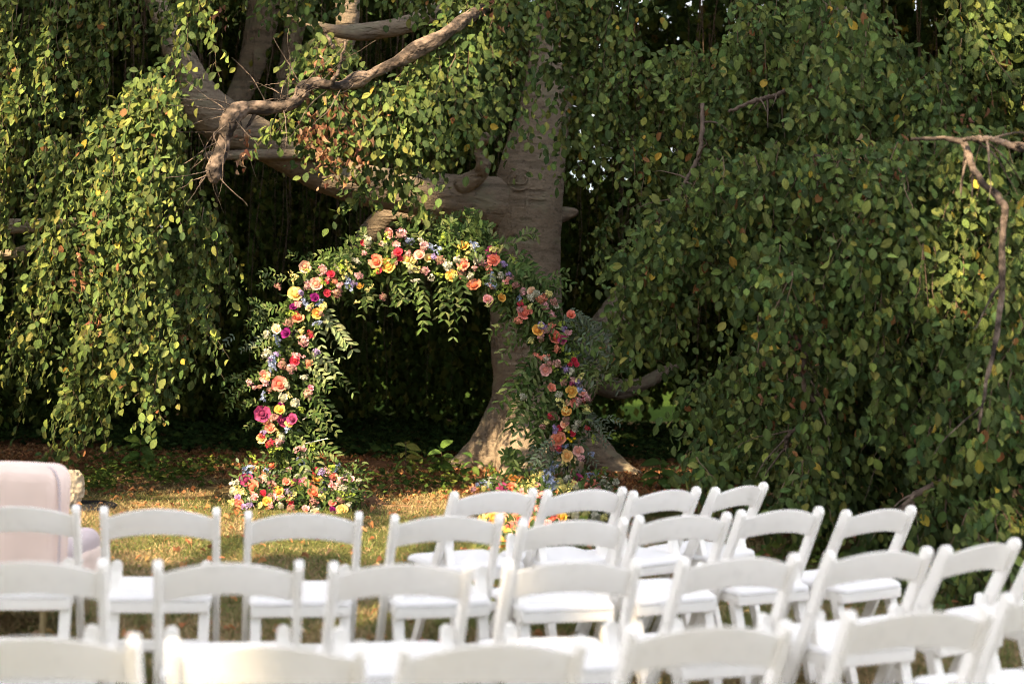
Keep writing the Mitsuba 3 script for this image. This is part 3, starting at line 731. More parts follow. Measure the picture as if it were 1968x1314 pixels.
gc = np.where((green > .50)[:, None], pick([(.11, .13, .05), (.145, .155, .055)], (1, 1), n), pick([(.29, .225, .125), (.38, .285, .165), (.20, .165, .08)], (3, 2, 3), n))
put('grass', colored((V, F, np.repeat(np.clip(gc, 0, 1), 5, 0)), 'grass_material'), label='thin short autumn lawn grass, half dry', category='grass', kind='stuff')

# fallen leaves
FALL = [(.34, .165, .08), (.44, .23, .11), (.22, .11, .055), (.50, .34, .16), (.28, .20, .115)]


def lying(x, y, L, pal, w, z=.012, tilt=.3, lo=False, **kw):
    n = len(x)
    P = np.column_stack([x, y, ground_height(x, y) + z + .012 * R(n)])
    an = R(n) * 6.283
    return leaf_mesh(P, np.column_stack([np.cos(an), np.sin(an), Nrm(0, .12, n)]), unit(Nrm(0, tilt, (n, 3)) + [0, 0, 1]), L * (.5 + .7 * R(n)), pick(pal, w, n), lo=lo, **kw)


x1, y1 = frustum_points(2600, 3.6, 13.6)
k = R(len(x1)) < np.clip((y1 - 4) / 9, .22, 1)
x1, y1 = x1[k], y1[k]
y2 = 12.4 + 5.4 * R(22000)
x2 = (R(22000) * 2 - 1) * (y2 * .42 + 1)
k = (meshkit.noise(np.stack([x2 * 1.1, y2 * 1.1, x2 * 0], -1), 4) > .28) & (R(22000) < np.clip((y2 - 12.6) / 1.2, .15, 1))
x2, y2 = x2[k], y2[k]
put('fallen_leaves', colored(join([lying(x1, y1, .062, FALL, (3, 3, 2, 2, 1), z=.02, fold=.5, curl=.5), lying(x2, y2, .07, FALL, (4, 3, 4, 1, 1), lo=True, fold=.5, curl=.5)]), 'leaf_material'),
    label='brown and orange fallen leaves scattered over the lawn and the earth under the tree', category='leaves', kind='stuff')

# ivy and weeds under the tree
IVY = [(.022, .042, .014), (.035, .06, .018), (.05, .08, .02)]
n = 34000
y3 = 16.6 + 7.5 * R(n)
x3 = (R(n) * 2 - 1) * 9.5
k = y3 + (meshkit.noise(np.stack([x3 * .8, y3 * 0, x3 * 0], -1), 6) - .5) * 1.6 > 17.1
x3, y3 = x3[k], y3[k]
put('ivy', colored(lying(x3, y3, .11, IVY, (3, 3, 1), z=.05 + .10 * R(len(x3)), tilt=.5, lo=True, width=1.2), 'leaf_material'), label='dark ivy covering the ground under the back of the tree', category='ivy', kind='stuff')
WEED = [(.06, .10, .025), (.09, .13, .03), (.15, .18, .04)]
xs, ys = [], []
for px, py, sx, sy, m in [(260, 895, 70, 26, 900), (200, 925, 45, 14, 420), (190, 940, 30, 8, 260), (360, 910, 60, 14, 420), (420, 895, 50, 14, 300), (340, 930, 40, 8, 200), (640, 865, 60, 14, 500), (800, 905, 60, 24, 380), (850, 910, 25, 14, 260), (760, 940, 80, 16, 380), (860, 940, 40, 14, 260), (1400, 915, 60, 24, 700), (1440, 960, 40, 24, 400), (1290, 940, 40, 12, 200), (1560, 1080, 60, 24, 380), (1680, 1130, 60, 24, 380), (1020, 900, 50, 10, 200)]:
    for _ in range(m * 2 // 5):
        g = ground_at(px + sx * Nrm() * .7, max(850, py + sy * Nrm() * .7))
        if g[1] < 19:
            xs.append(g[0]); ys.append(g[1])
xs, ys = np.array(xs), np.array(ys)
put('weeds', colored(lying(xs, ys, .075, WEED, (3, 3, 1), z=.03 + .12 * R(len(xs)) ** 2, tilt=.6, lo=True, width=1.25), 'leaf_material'), label='low green weeds in patches at the edge of the lawn', category='weeds', kind='stuff')


# ---------------------------------------------------------------- single young plants
def young_plant(base, h, n, L, pal, w, label, width=.9, lean=0.0, spread=.6):
    t = thing('young_plant', label, 'plant')
    b = np.array([base[0], base[1], ground_height(np.array(base[0]), np.array(base[1])) - .02])
    top = b + [lean, 0, h]
    st = smooth_path([b, (b + top) / 2 + [.02, 0, 0], top], 8)
    put('stem', mikit.ply(tube(st, np.linspace(.007, .003, 8), 6), 'twig_material', smooth=True), t)
    for i in range(n):
        f = .3 + .7 * (i + .5) / n
        p = smooth_path([b, (b + top) / 2 + [.02, 0, 0], top], 21)[int(f * 20)]
        an = i * 2.4 + R()
        d = np.array([math.cos(an), math.sin(an) * .7 - .2, spread * (1.6 * f - .9) + .2 * Nrm()])
        put('leaf', colored(leaf_mesh(p[None], d[None], (np.array([0, -.5, .8]) + Nrm(0, .25, 3))[None], np.array([L * (.75 + .4 * R())]), pick(pal, w, 1), width=width, curl=.4), 'leaf_material'), t)


YG = [(.22, .23, .06), (.28, .27, .07), (.15, .19, .05)]
DG = [(.06, .11, .03), (.09, .15, .04), (.07, .12, .03)]
young_plant(ground_at(772, 925), .42, 12, .155, YG, (1, 1, 1), 'yellow green seedling with drooping leaves left of the beech trunk', .75, .03, .3)
young_plant(ground_at(845, 915), .30, 9, .17, DG, (1, 1, 1), 'dark green seedling with upright leaves at the left root of the trunk', .9, .0, .9)
young_plant(ground_at(1255, 945), .30, 10, .20, DG, (1, 1, 1), 'green seedling with broad leaves at the right root of the trunk', .85, .08, .6)
young_plant(ground_at(262, 905), .36, 16, .17, DG, (1, 1, 1), 'leafy green seedling under the left leaf curtain', .9, .03, .7)
young_plant(ground_at(905, 920), .22, 7, .13, DG, (1, 1, 1), 'small ivy-like shoot climbing the left root of the trunk', .9, .0, .8)

# ================================================================ FLOWERS
def rose_mesh(c, face, r, colr, center=None, rings=3):
    """Layers of cupped petals round a tight centre, facing FACE."""
    face = unit(face)
    x = unit(np.cross(face, [0.2, 0.3, 1.0]))
    y = np.cross(face, x)
    colr = np.array(colr)
    center = np.array(center if center is not None else colr * [.95, .72, .6])
    ms = []
    for k in range(rings):
        m = 6 - (k == rings - 1) * 1
        s = r * (1.0 - 0.27 * k)
        for i in range(m):
            an = (i + .5 * k + .25 * Nrm()) / m * 6.283
            u = np.cos(an) * x + np.sin(an) * y
            v = -np.sin(an) * x + np.cos(an) * y
            op = (0.95 - 0.34 * k) * (0.9 + .2 * R())     # how far the petal lies open
            g = []
            for a_, (rad, hgt, wd) in enumerate([(.12, -.30, .20), (.55 * op + .05, -.12 + .12 * k, .46), (.92 * op + .08, .10 + .20 * k, .50), (1.04 * op + .08, .20 + .22 * k, .30)]):
                for wv in (-1, 0, 1):
                    cup = .10 * abs(wv) * (a_ > 0)
                    g.append(c + s * (u * (rad - .12 * abs(wv) * (a_ > 1)) + v * wv * wd + face * (hgt + cup + .05 * Nrm())))
            F = []
            for a_ in range(3):
                for b_ in range(2):
                    o = a_ * 3 + b_
                    F += [(o, o + 1, o + 4), (o, o + 4, o + 3)]
            t = k / max(1, rings - 1)
            cc = colr * (1 - t) + center * t
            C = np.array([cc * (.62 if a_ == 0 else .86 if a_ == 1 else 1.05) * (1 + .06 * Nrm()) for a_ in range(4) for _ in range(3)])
            ms.append((np.array(g), np.array(F), np.clip(C, 0, 1)))
    s = trimesh.creation.icosphere(1, r * .36)
    ms.append((s.vertices + c + face * r * .12, np.array(s.faces), np.tile(np.clip(center * .85, 0, 1), (len(s.vertices), 1))))
    return join(ms)


def floret(c, face, r, colr):
    face = unit(face + Nrm(0, .4, 3))
    x = unit(np.cross(face, [.3, .2, 1.0]))
    y = np.cross(face, x)
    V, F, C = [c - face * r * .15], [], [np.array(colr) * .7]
    m = 5
    for i in range(m):
        a = i / m * 6.283 + R()
        for da, rr, hh in ((-.5, .75, .2), (0, 1.1, .35), (.5, .75, .2)):
            V.append(c + r * rr * (math.cos(a + da) * x + math.sin(a + da) * y) + face * r * hh)
            C.append(np.array(colr) * (1 + .1 * Nrm()))
        o = 1 + i * 3
        F += [(0, o, o + 1), (0, o + 1, o + 2)]
    return np.array(V), np.array(F), np.clip(np.array(C), 0, 1)


def cluster_mesh(c, face, r, colr, n, fr):
    ms = []
    face = unit(face)
    s_ = trimesh.creation.icosphere(1, r * .72)      # the head that the florets sit on
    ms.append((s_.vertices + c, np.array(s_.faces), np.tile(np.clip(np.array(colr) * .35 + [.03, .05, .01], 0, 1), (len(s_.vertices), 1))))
    for _ in range(n):
        d = unit(Nrm(0, 1, 3) + face * .7)
        ms.append(floret(c + d * r * (R() ** .5), d, fr * (.7 + .6 * R()), np.array(colr) * (1 + .15 * Nrm())))
    return join(ms)


def spike_mesh(c, d, length, r, colr, n, fr):
    """Florets all round a stem from C along D."""
    d = unit(d)
    ms = []
    for i in range(n):
        f = (i + R()) / n
        u = unit(np.cross(d, Nrm(0, 1, 3)))
        p = c + d * length * f + u * r * (1.05 - .7 * f) + np.array([0, 0, -.1]) * length * f * f
        ms.append(floret(p, u + d * .3, fr * (1.05 - .45 * f), np.array(colr) * (1 + .12 * Nrm())))
    return join(ms)


CORAL, PINK, PEACH, YELLOW, GOLD, CREAM = (.80, .29, .21), (.80, .46, .41), (.83, .52, .34), (.84, .66, .28), (.82, .52, .13), (.84, .72, .50)
MAG, CRIM, PURP, BLUE, LILAC, MAUVE, WHITE, LIME, SNAP, ROSY = (.42, .07, .19), (.55, .05, .09), (.22, .02, .16), (.36, .44, .68), (.42, .30, .62), (.52, .26, .24), (.58, .57, .47), (.34, .45, .08), (.80, .74, .30), (.78, .42, .46)
CAMDIR = lambda p: unit(np.array([0, 0, HC]) - p)
GREEN = [(.045, .075, .026), (.066, .105, .034), (.095, .14, .045), (.15, .19, .08)]
SILVER = [(.13, .17, .12), (.17, .21, .15)]


def green_around(C, n, r, L, pal=GREEN, w=(3, 4, 3, 1), width=.62, out=None):
    """Leaves springing outward round the points C."""
    i = rng.integers(0, len(C), n)
    d = unit(Nrm(0, 1, (n, 3)) + [0, -.35, 0])
    P = C[i] + d * r * (R((n, 1)) ** .6) * .8
    A = unit(d + Nrm(0, .5, (n, 3)) + [0, 0, -.15])
    return leaf_mesh(P, A, unit(Nrm(0, .6, (n, 3)) + [0, -.6, .6]), L * (.6 + .7 * R(n)), pick(pal, w, n), width=width, curl=.3)


def sprig(p, d, length, L, pal, w, width=.5, droop=.5, n=None):
    """One stem with pairs of leaflets."""
    n = n or max(5, int(length / (L * .45)))
    f = np.linspace(.1, 1, n)
    d = unit(d)
    S = p + d * (f * length)[:, None] + np.array([0, 0, -1]) * (droop * length * f ** 2)[:, None]
    tan = unit(np.gradient(S, axis=0))
    side = unit(np.cross(tan, [0, -1, .3]))
    S2 = np.repeat(S, 2, 0)
    sg_ = np.tile([1, -1], n)[:, None]
    A = unit(np.repeat(side, 2, 0) * sg_ + np.repeat(tan, 2, 0) * .8 + Nrm(0, .18, (2 * n, 3)))
    return leaf_mesh(S2, A, unit(Nrm(0, .3, (2 * n, 3)) + [0, -.8, .6]), L * (.7 + .4 * R(2 * n)), pick(pal, w, 2 * n, .15), width=width, curl=.25)


NAMES = {'rose': 'rose', 'dahlia': 'dahlia', 'cluster': 'blossom_cluster', 'spike': 'flower_spike', 'lime': 'green_bellflower', 'balls': 'yellow_button_flower'}


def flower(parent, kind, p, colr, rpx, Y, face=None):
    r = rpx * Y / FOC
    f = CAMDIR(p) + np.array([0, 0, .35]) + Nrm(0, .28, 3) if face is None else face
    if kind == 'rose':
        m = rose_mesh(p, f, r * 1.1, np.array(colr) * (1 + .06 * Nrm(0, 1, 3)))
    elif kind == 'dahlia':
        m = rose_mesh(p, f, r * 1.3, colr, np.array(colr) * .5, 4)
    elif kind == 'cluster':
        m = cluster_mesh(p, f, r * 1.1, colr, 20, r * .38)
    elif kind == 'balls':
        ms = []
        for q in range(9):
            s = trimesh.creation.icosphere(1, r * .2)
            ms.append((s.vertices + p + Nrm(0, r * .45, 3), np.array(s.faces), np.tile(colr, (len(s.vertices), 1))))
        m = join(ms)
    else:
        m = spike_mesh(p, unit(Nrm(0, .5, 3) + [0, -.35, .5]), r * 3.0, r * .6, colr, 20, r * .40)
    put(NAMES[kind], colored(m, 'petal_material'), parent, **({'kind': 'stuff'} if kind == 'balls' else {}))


# ---------------------------------------------------------------- the arch
AY = 12.1
arch = thing('floral_arch', 'tall round flower arch of coral and yellow roses and greenery on a hoop', 'flower arch')
path_px = [(562, 940), (545, 890), (542, 830), (543, 760), (552, 690), (572, 620), (608, 560), (665, 520), (730, 498), (800, 488), (870, 500), (930, 525), (985, 565), (1030, 610), (1062, 665), (1082, 730), (1090, 800), (1090, 870), (1086, 935)]
AP = smooth_path([at(px, py, AY) for px, py in path_px], 90)
AC = AP.mean(0)
put('hoop', mikit.ply(tube(AP, .016, 8), 'dark_metal', smooth=True), arch)
bar = np.array([at(555, 985, AY + .1), at(1095, 985, AY + .1)]); bar[:, 2] = .03
put('base_bar', mikit.ply(tube(np.linspace(bar[0], bar[1], 6), .012, 8), 'rust_metal', smooth=True), arch)
for px, py in ((716, 962), (1160, 975)):
    g = ground_at(px, py + 12)
    wedge = m3.Manifold.batch_hull([rounded_box(g + [-.13, -.05, 0], g + [.13, .05, .03], .01), rounded_box(g + [-.11, -.01, .03], g + [-.05, .02, .14], .01)])
    put('foot_plate', mikit.ply(wedge, 'rust_metal', smooth=30), arch)
for a, b in (((582, 853), (630, 842)), ((582, 806), (600, 795)), ((600, 806), (612, 805))):
    put('wire', mikit.ply(tube(np.linspace(at(*a, AY - .1), at(*b, AY - .14), 3), .0035, 5), 'white_metal'), arch)
put('wire', mikit.ply(tube(np.linspace(at(612, 848, AY + .1), at(652, 905, AY + .15), 3), .006, 5), 'rust_metal'), arch)
thick = np.interp(np.linspace(0, 1, 90), [0, .15, .3, .5, .62, .75, .9, 1], [.20, .17, .20, .20, .17, .19, .16, .18])
ms = [green_around(AP[:82], 3800, .21, .062), green_around(AP[:84], 1500, .17, .045, SILVER + GREEN[:2], (2, 1, 2, 2), .8), green_around(AP[20:70], 900, .26, .09), green_around(AP[50:68], 1000, .20, .07, GREEN[1:], (3, 3, 2)), green_around(AP[66:86], 900, .19, .06, GREEN[1:] + SILVER, (3, 3, 1, 1, 1))]
# larger sprays of leaves, where the arch lets them hang out
sprays = [((612, 610), (.9, -.2, -.25),   .30, .085, 5, [(.20, .25, .12), (.25, .30, .16)]), ((590, 690), (.9, -.1, .2), .24, .08, 4, [(.20, .25, .12), (.25, .30, .16)]), ((590, 750), (.8, -.1, -.1), .30, .075, 5, GREEN[1:]),
          ((740, 525), (.3, -.2, -.8), .18, .075, 6, GREEN), ((800, 520), (.2, -.2, -.9), .24, .08, 6, GREEN), ((860, 530), (0, -.2, -.9), .26, .08, 7, GREEN), ((680, 555), (.4, -.2, -.6), .16, .07, 5, GREEN),
          ((840, 470), (.2, -.1, .7), .26, .08, 12, GREEN), ((900, 470), (.5, -.1, .5), .30, .08, 14, GREEN), ((950, 520), (.8, -.1, .3), .32, .075, 12, GREEN), ((1020, 570), (.9, -.1, .1), .28, .07, 8, GREEN), ((760, 470), (-.2, 0, .7), .20, .07, 6, GREEN), ((660, 510), (-.5, 0, .6), .22, .07, 9, GREEN),
          ((545, 640), (-.9, 0, .2), .20, .06, 5, GREEN[1:]), ((520, 700), (-.9, 0, -.1), .24, .06, 5, GREEN[1:]), ((500, 740), (-.8, 0, .1), .20, .05, 4, GREEN),
          ((1040, 700), (-.5, -.2, -.6), .36, .085, 14, GREEN), ((1050, 740), (-.4, -.2, -.7), .34, .085, 12, GREEN), ((1060, 790), (-.5, -.2, -.5), .26, .08, 8, GREEN), ((1000, 640), (-.8, -.1, .0), .24, .07, 5, GREEN[1:]),
          ((1090, 650), (.9, -.1, .1), .36, .07, 12, SILVER + GREEN[2:]), ((1095, 680), (.9, -.1, -.2), .32, .07, 10, SILVER + GREEN[2:]), ((1100, 620), (.9, 0, .3), .24, .05, 5, SILVER), ((1100, 780), (.7, -.1, -.4), .24, .08, 6, GREEN), ((1060, 850), (-.6, -.1, -.5), .24, .05, 10, SILVER), ((1110, 830), (.8, 0, -.2), .2, .045, 6, SILVER), ((980, 900), (.3, -.2, .5), .24, .09, 7, GREEN[1:3]), ((560, 850), (.4, -.1, -.4), .28, .07, 8, GREEN)]
sprays += [((615, 515), (-.5, -.1, .6), .18, .065, 7, GREEN), ((650, 500), (-.3, -.1, .7), .18, .06, 7, GREEN), ((565, 545), (-.8, -.1, .4), .16, .06, 5, GREEN[1:]), ((535, 600), (-.9, -.1, .2), .18, .055, 6, GREEN[1:]), ((700, 480), (-.2, -.1, .8), .16, .06, 7, GREEN), ((820, 455), (.1, 0, .9), .18, .07, 10, GREEN), ((870, 450), (.2, 0, .8), .20, .075, 12, GREEN), ((930, 470), (.4, 0, .7), .20, .075, 10, GREEN),
           ((980, 520), (.7, 0, .4), .2, .07, 9, GREEN), ((1010, 545), (.7, 0, .5), .2, .07, 9, GREEN), ((1125, 640), (.8, 0, .1), .22, .06, 8, SILVER), ((1120, 700), (.8, 0, -.1), .2, .06, 8, GREEN[1:]), ((510, 660), (-.8, 0, .3), .14, .05, 5, SILVER), ((500, 780), (-.8, 0, 0), .13, .05, 5, GREEN), ((600, 740), (.8, -.1, -.3), .2, .06, 7, GREEN[1:]), ((590, 800), (.8, 0, 0), .14, .05, 5, GREEN), ((1135, 790), (.8, 0, 0), .13, .05, 6, SILVER)]
for (px, py), d, ln, L, k, pal in sprays:
    for _ in range(k):
        p = at(px + 22 * Nrm(), py + 16 * Nrm(), AY - .05 + .08 * Nrm())
        ms.append(sprig(p, np.array(d) + Nrm(0, .32, 3), ln * (.6 + .6 * R()), L, pal, [1] * len(pal), .48 + .2 * R(), .35 + .3 * R()))
put('greenery', colored(join(ms), 'leaf_material'), arch, kind='stuff', label='mixed green leaf sprays covering the hoop')

ROSES = [(586, 512, PEACH, 11), (567, 566, YELLOW, 14), (607, 546, PINK, 12), (609, 602, GOLD, 10), (572, 610, CORAL, 12), (531, 633, CREAM, 9), (537, 738, CORAL, 14), (508, 722, PEACH, 10), (504, 795, MAG, 12), (537, 787, GOLD, 10), (555, 815, YELLOW, 8), (519, 823, CORAL, 9), (502, 843, YELLOW, 9), (750, 447, PINK, 11), (723, 502, CORAL, 13), (746, 511, GOLD, 13), (784, 497, YELLOW, 10), (806, 490, PINK, 10), (825, 496, YELLOW, 9), (891, 473, GOLD, 10), (891, 509, CORAL, 11), (867, 530, GOLD, 11), (911, 549, CORAL, 13), (949, 500, CORAL, 11), (937, 575, ROSY, 9), (1009, 602, CORAL, 13), (1033, 635, GOLD, 11), (1067, 648, CORAL, 12), (1097, 605, CORAL, 9), (1048, 710, PINK, 11), (1098, 752, GOLD, 11), (1105, 774, CORAL, 11), (1089, 791, GOLD, 10), (1073, 844, CORAL, 14), (1111, 866, PINK, 10), (1090, 876, YELLOW, 11), (765, 485, CRIM, 8), (768, 496, CRIM, 6), (636, 526, CRIM, 7), (628, 563, CRIM, 7), (566, 693, CRIM, 9), (727, 520, CRIM, 6), (1100, 833, CRIM, 6), (1076, 821, CRIM, 6), (1103, 692, CRIM, 6), (1081, 653, MAG, 7), (605, 572, PURP, 7), (550, 640, PURP, 8), (563, 590, PURP, 6), (541, 778, PURP, 5), (943, 484, MAG, 9), (562, 806, MAG, 9), (542, 808, MAG, 9), (597, 745, ROSY, 6), (692, 550, GOLD, 7), (964, 572, GOLD, 8), (698, 467, CRIM, 6), (1108, 700, CRIM, 5), (1095, 700, CRIM, 5)]


def arch_depth(px, py):
    p = at(px, py, AY)
    return AY - .20 - .05 * R()


for px, py, c, r in ROSES:
    Y = arch_depth(px, py)
    flower(arch, 'dahlia' if c in (MAG, PURP) else 'rose', at(px, py, Y), c, r, Y)
FILL = [('cluster', 622, 520, ROSY, 10), ('cluster', 770, 450, ROSY, 11), ('cluster', 707, 465, WHITE, 11), ('cluster', 762, 470, ROSY, 9), ('spike', 790, 465, BLUE, 9), ('spike', 808, 462, WHITE, 8), ('cluster', 815, 475, ROSY, 10), ('spike', 846, 483, BLUE, 10), ('lime', 850, 470, LIME, 9), ('lime', 662, 505, LIME, 9), ('spike', 680, 522, SNAP, 10), ('spike', 665, 535, SNAP, 9), ('cluster', 690, 530, ROSY, 9), ('spike', 672, 555, BLUE, 10), ('cluster', 679, 545, LILAC, 7), ('spike', 570, 540, SNAP, 10), ('cluster', 590, 550, ROSY, 8), ('cluster', 630, 541, CRIM, 6), ('cluster', 643, 540, CORAL, 7), ('cluster', 652, 548, ROSY, 7), ('cluster', 575, 585, ROSY, 8), ('cluster', 620, 590, SNAP, 9), ('spike', 592, 590, BLUE, 8), ('spike', 604, 625, BLUE, 8), ('cluster', 555, 620, MAUVE, 9), ('spike', 572, 645, SNAP, 10), ('cluster', 585, 655, ROSY, 10), ('spike', 538, 660, BLUE, 9), ('cluster', 515, 680, WHITE, 12), ('lime', 531, 690, LIME, 7), ('spike', 522, 700, BLUE, 10), ('spike', 528, 715, BLUE, 10), ('cluster', 543, 700, MAUVE, 10), ('cluster', 558, 708, ROSY, 10), ('cluster', 510, 735, ROSY, 8), ('cluster', 480, 735, ROSY, 6), ('cluster', 488, 745, ROSY, 5), ('cluster', 545, 765, WHITE, 10), ('spike', 505, 768, BLUE, 8), ('cluster', 565, 775, WHITE, 10), ('lime', 585, 790, LIME, 8), ('cluster', 522, 800, WHITE, 7), ('cluster', 513, 810, CORAL, 8), ('spike', 550, 828, BLUE, 8), ('cluster', 508, 830, LILAC, 6), ('cluster', 535, 850, ROSY, 9), ('cluster', 542, 840, WHITE, 8), ('cluster', 582, 862, ROSY, 6), ('lime', 600, 860, LIME, 8), ('lime', 518, 865, LIME, 9),
        ('cluster', 790, 515, WHITE, 9), ('spike', 805, 520, SNAP, 9), ('spike', 785, 515, SNAP, 8), ('cluster', 815, 520, ROSY, 8), ('cluster', 845, 500, MAUVE, 9), ('cluster', 860, 512, WHITE, 11), ('spike', 828, 533, WHITE, 9), ('spike', 920, 480, BLUE, 10), ('cluster', 912, 473, WHITE, 8), ('cluster', 918, 500, WHITE, 10), ('cluster', 926, 505, ROSY, 8), ('cluster', 888, 524, MAUVE, 9), ('cluster', 968, 507, LILAC, 7), ('cluster', 963, 530, WHITE, 8), ('spike', 945, 540, BLUE, 9), ('spike', 955, 550, BLUE, 8), ('cluster', 985, 535, ROSY, 7), ('lime', 935, 590, SNAP, 7), ('lime', 965, 560, LIME, 7), ('cluster', 905, 530, WHITE, 8), ('cluster', 878, 500, WHITE, 8), ('lime', 950, 470, LIME, 6), ('spike', 900, 492, SNAP, 6),
        ('cluster', 1030, 565, WHITE, 10), ('cluster', 1040, 575, CORAL, 10), ('cluster', 1055, 565, SNAP, 8), ('lime', 1013, 578, LIME, 7), ('cluster', 1047, 590, ROSY, 8), ('cluster', 1065, 580, MAUVE, 8), ('cluster', 1068, 588, WHITE, 6), ('cluster', 1060, 605, ROSY, 7), ('lime', 1080, 622, LIME, 8), ('cluster', 1052, 635, ROSY, 8), ('cluster', 1090, 640, ROSY, 9), ('cluster', 1083, 632, LILAC, 6), ('cluster', 1020, 655, SNAP, 6), ('cluster', 1040, 650, MAUVE, 7), ('spike', 1054, 690, CORAL, 11), ('lime', 1085, 690, LIME, 11), ('lime', 1078, 672, LIME, 8), ('cluster', 1050, 690, WHITE, 7), ('cluster', 1088, 710, LILAC, 8), ('cluster', 1100, 713, WHITE, 8), ('lime', 1080, 735, LIME, 8), ('cluster', 1100, 736, MAG, 8), ('cluster', 1112, 735, LILAC, 7), ('cluster', 1115, 750, BLUE, 7), ('spike', 1072, 770, SNAP, 11), ('cluster', 1130, 765, ROSY, 8), ('cluster', 1122, 770, CRIM, 6), ('cluster', 1128, 788, SNAP, 9), ('cluster', 1065, 800, MAUVE, 9), ('cluster', 1058, 800, CRIM, 7), ('cluster', 1050, 812, SNAP, 6), ('cluster', 1088, 808, MAUVE, 9), ('cluster', 1090, 822, SNAP, 7), ('cluster', 1112, 812, WHITE, 8), ('cluster', 1128, 822, CRIM, 6), ('balls', 1097, 842, (.62, .46, .02), 13), ('spike', 1070, 868, BLUE, 9), ('spike', 1068, 890, BLUE, 9), ('cluster', 1062, 860, ROSY, 7), ('cluster', 1118, 880, ROSY, 7), ('spike', 1085, 895, SNAP, 7), ('cluster', 1105, 822, WHITE, 7), ('cluster', 1040, 625, SNAP, 6)]
EX = rng.integers(0, 85, 95)
for k in EX:
    q = AP[k] - [0, 0, HC]
    q = (984 + FOC * q[0] / q[1] + 36 * Nrm(), 657 - FOC * (q[2] / q[1] + .005) + .028 * FOC * q[0] / q[1] + 30 * Nrm())
    kind = rng.choice(['cluster', 'cluster', 'cluster', 'spike', 'lime'])
    pal = {'cluster': [ROSY, WHITE, SNAP, MAUVE, MAUVE, LILAC, CORAL, PINK, CRIM], 'spike': [BLUE, SNAP, WHITE, ROSY], 'lime': [LIME]}[kind]
    FILL.append((kind, q[0], q[1], pal[rng.integers(len(pal))], rng.uniform(5, 9)))
FILL += [('cluster', 990, 548, MAUVE, 8), ('cluster', 1004, 560, ROSY, 8), ('lime', 978, 562, LIME, 7), ('cluster', 1018, 590, SNAP, 7), ('spike', 996, 580, BLUE, 7), ('cluster', 1060, 625, CORAL, 8), ('cluster', 1072, 700, PINK, 8), ('cluster', 1092, 775, PEACH, 7)]
ROSES2 = [(975, 540, PINK, 8), (1022, 560, PEACH, 8), (1120, 755, PINK, 8), (1060, 745, CORAL, 8), (1085, 815, PEACH, 8)]
for px, py, c, r in ROSES2:
    Y = arch_depth(px, py)
    flower(arch, 'rose', at(px, py, Y), c, r, Y)
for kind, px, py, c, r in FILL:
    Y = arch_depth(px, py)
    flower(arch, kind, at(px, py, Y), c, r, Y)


# ---------------------------------------------------------------- arrangements on the ground
def arrangement(label, depth_of, roses, fill, green_px, n_green, half):
    t = thing('ground_arrangement', label, 'flower arrangement')
    C = np.array([at(px, py, depth_of(py) + .04) for px, py in green_px])
    C[:, 2] = np.maximum(C[:, 2], .05)
    gm = [green_around(C, n_green, half, .06), green_around(C, n_green // 2, half, .045, SILVER + GREEN[:2], (2, 1, 2, 2), .8)]
    V, F, Cc = join(gm)
    V[:, 2] = np.maximum(V[:, 2], .004)
    put('greenery', colored((V, F, Cc), 'leaf_material'), t, kind='stuff')
    for px, py, c, r in roses:
        Y = depth_of(py) - .05
        p = at(px, py, Y)
        flower(t, 'dahlia' if c in (MAG, PURP) else 'rose', np.maximum(p, [-99, 0, .04]), c, r, Y)
    for kind, px, py, c, r in fill:
        Y = depth_of(py) - .03
        flower(t, kind, np.maximum(at(px, py, Y), [-99, 0, .03]), c, r, Y)
    return t


LROSES = [(490, 902, PEACH, 8), (521, 895, CORAL, 12), (511, 909, PEACH, 9), (473, 923, MAG, 11), (486, 935, CORAL, 12), (534, 944, GOLD, 10), (513, 963, GOLD, 9), (506, 947, CRIM, 6), (522, 955, ROSY, 8), (603, 946, CORAL, 12), (609, 922, GOLD, 11), (657, 980, YELLOW, 11), (585, 922, ROSY, 6), (638, 967, CORAL, 7), (568, 929, MAG, 8), (640, 982, PURP, 7), (641, 916, CORAL, 8), (674, 921, ROSY, 7), (497, 923, MAUVE, 9), (457, 955, LILAC, 6), (459, 966, CORAL, 8), (457, 947, CREAM, 8), (557, 963, CRIM, 7), (490, 955, ROSY, 7), (594, 930, CORAL, 8), (632, 912, PINK, 7), (607, 906, CRIM, 8), (522, 932, MAUVE, 9), (550, 925, CORAL, 7), (587, 977, ROSY, 7), (468, 974, LILAC, 6), (619, 942, LILAC, 7), (520, 945, PURP, 7), (636, 930, ROSY, 7)]
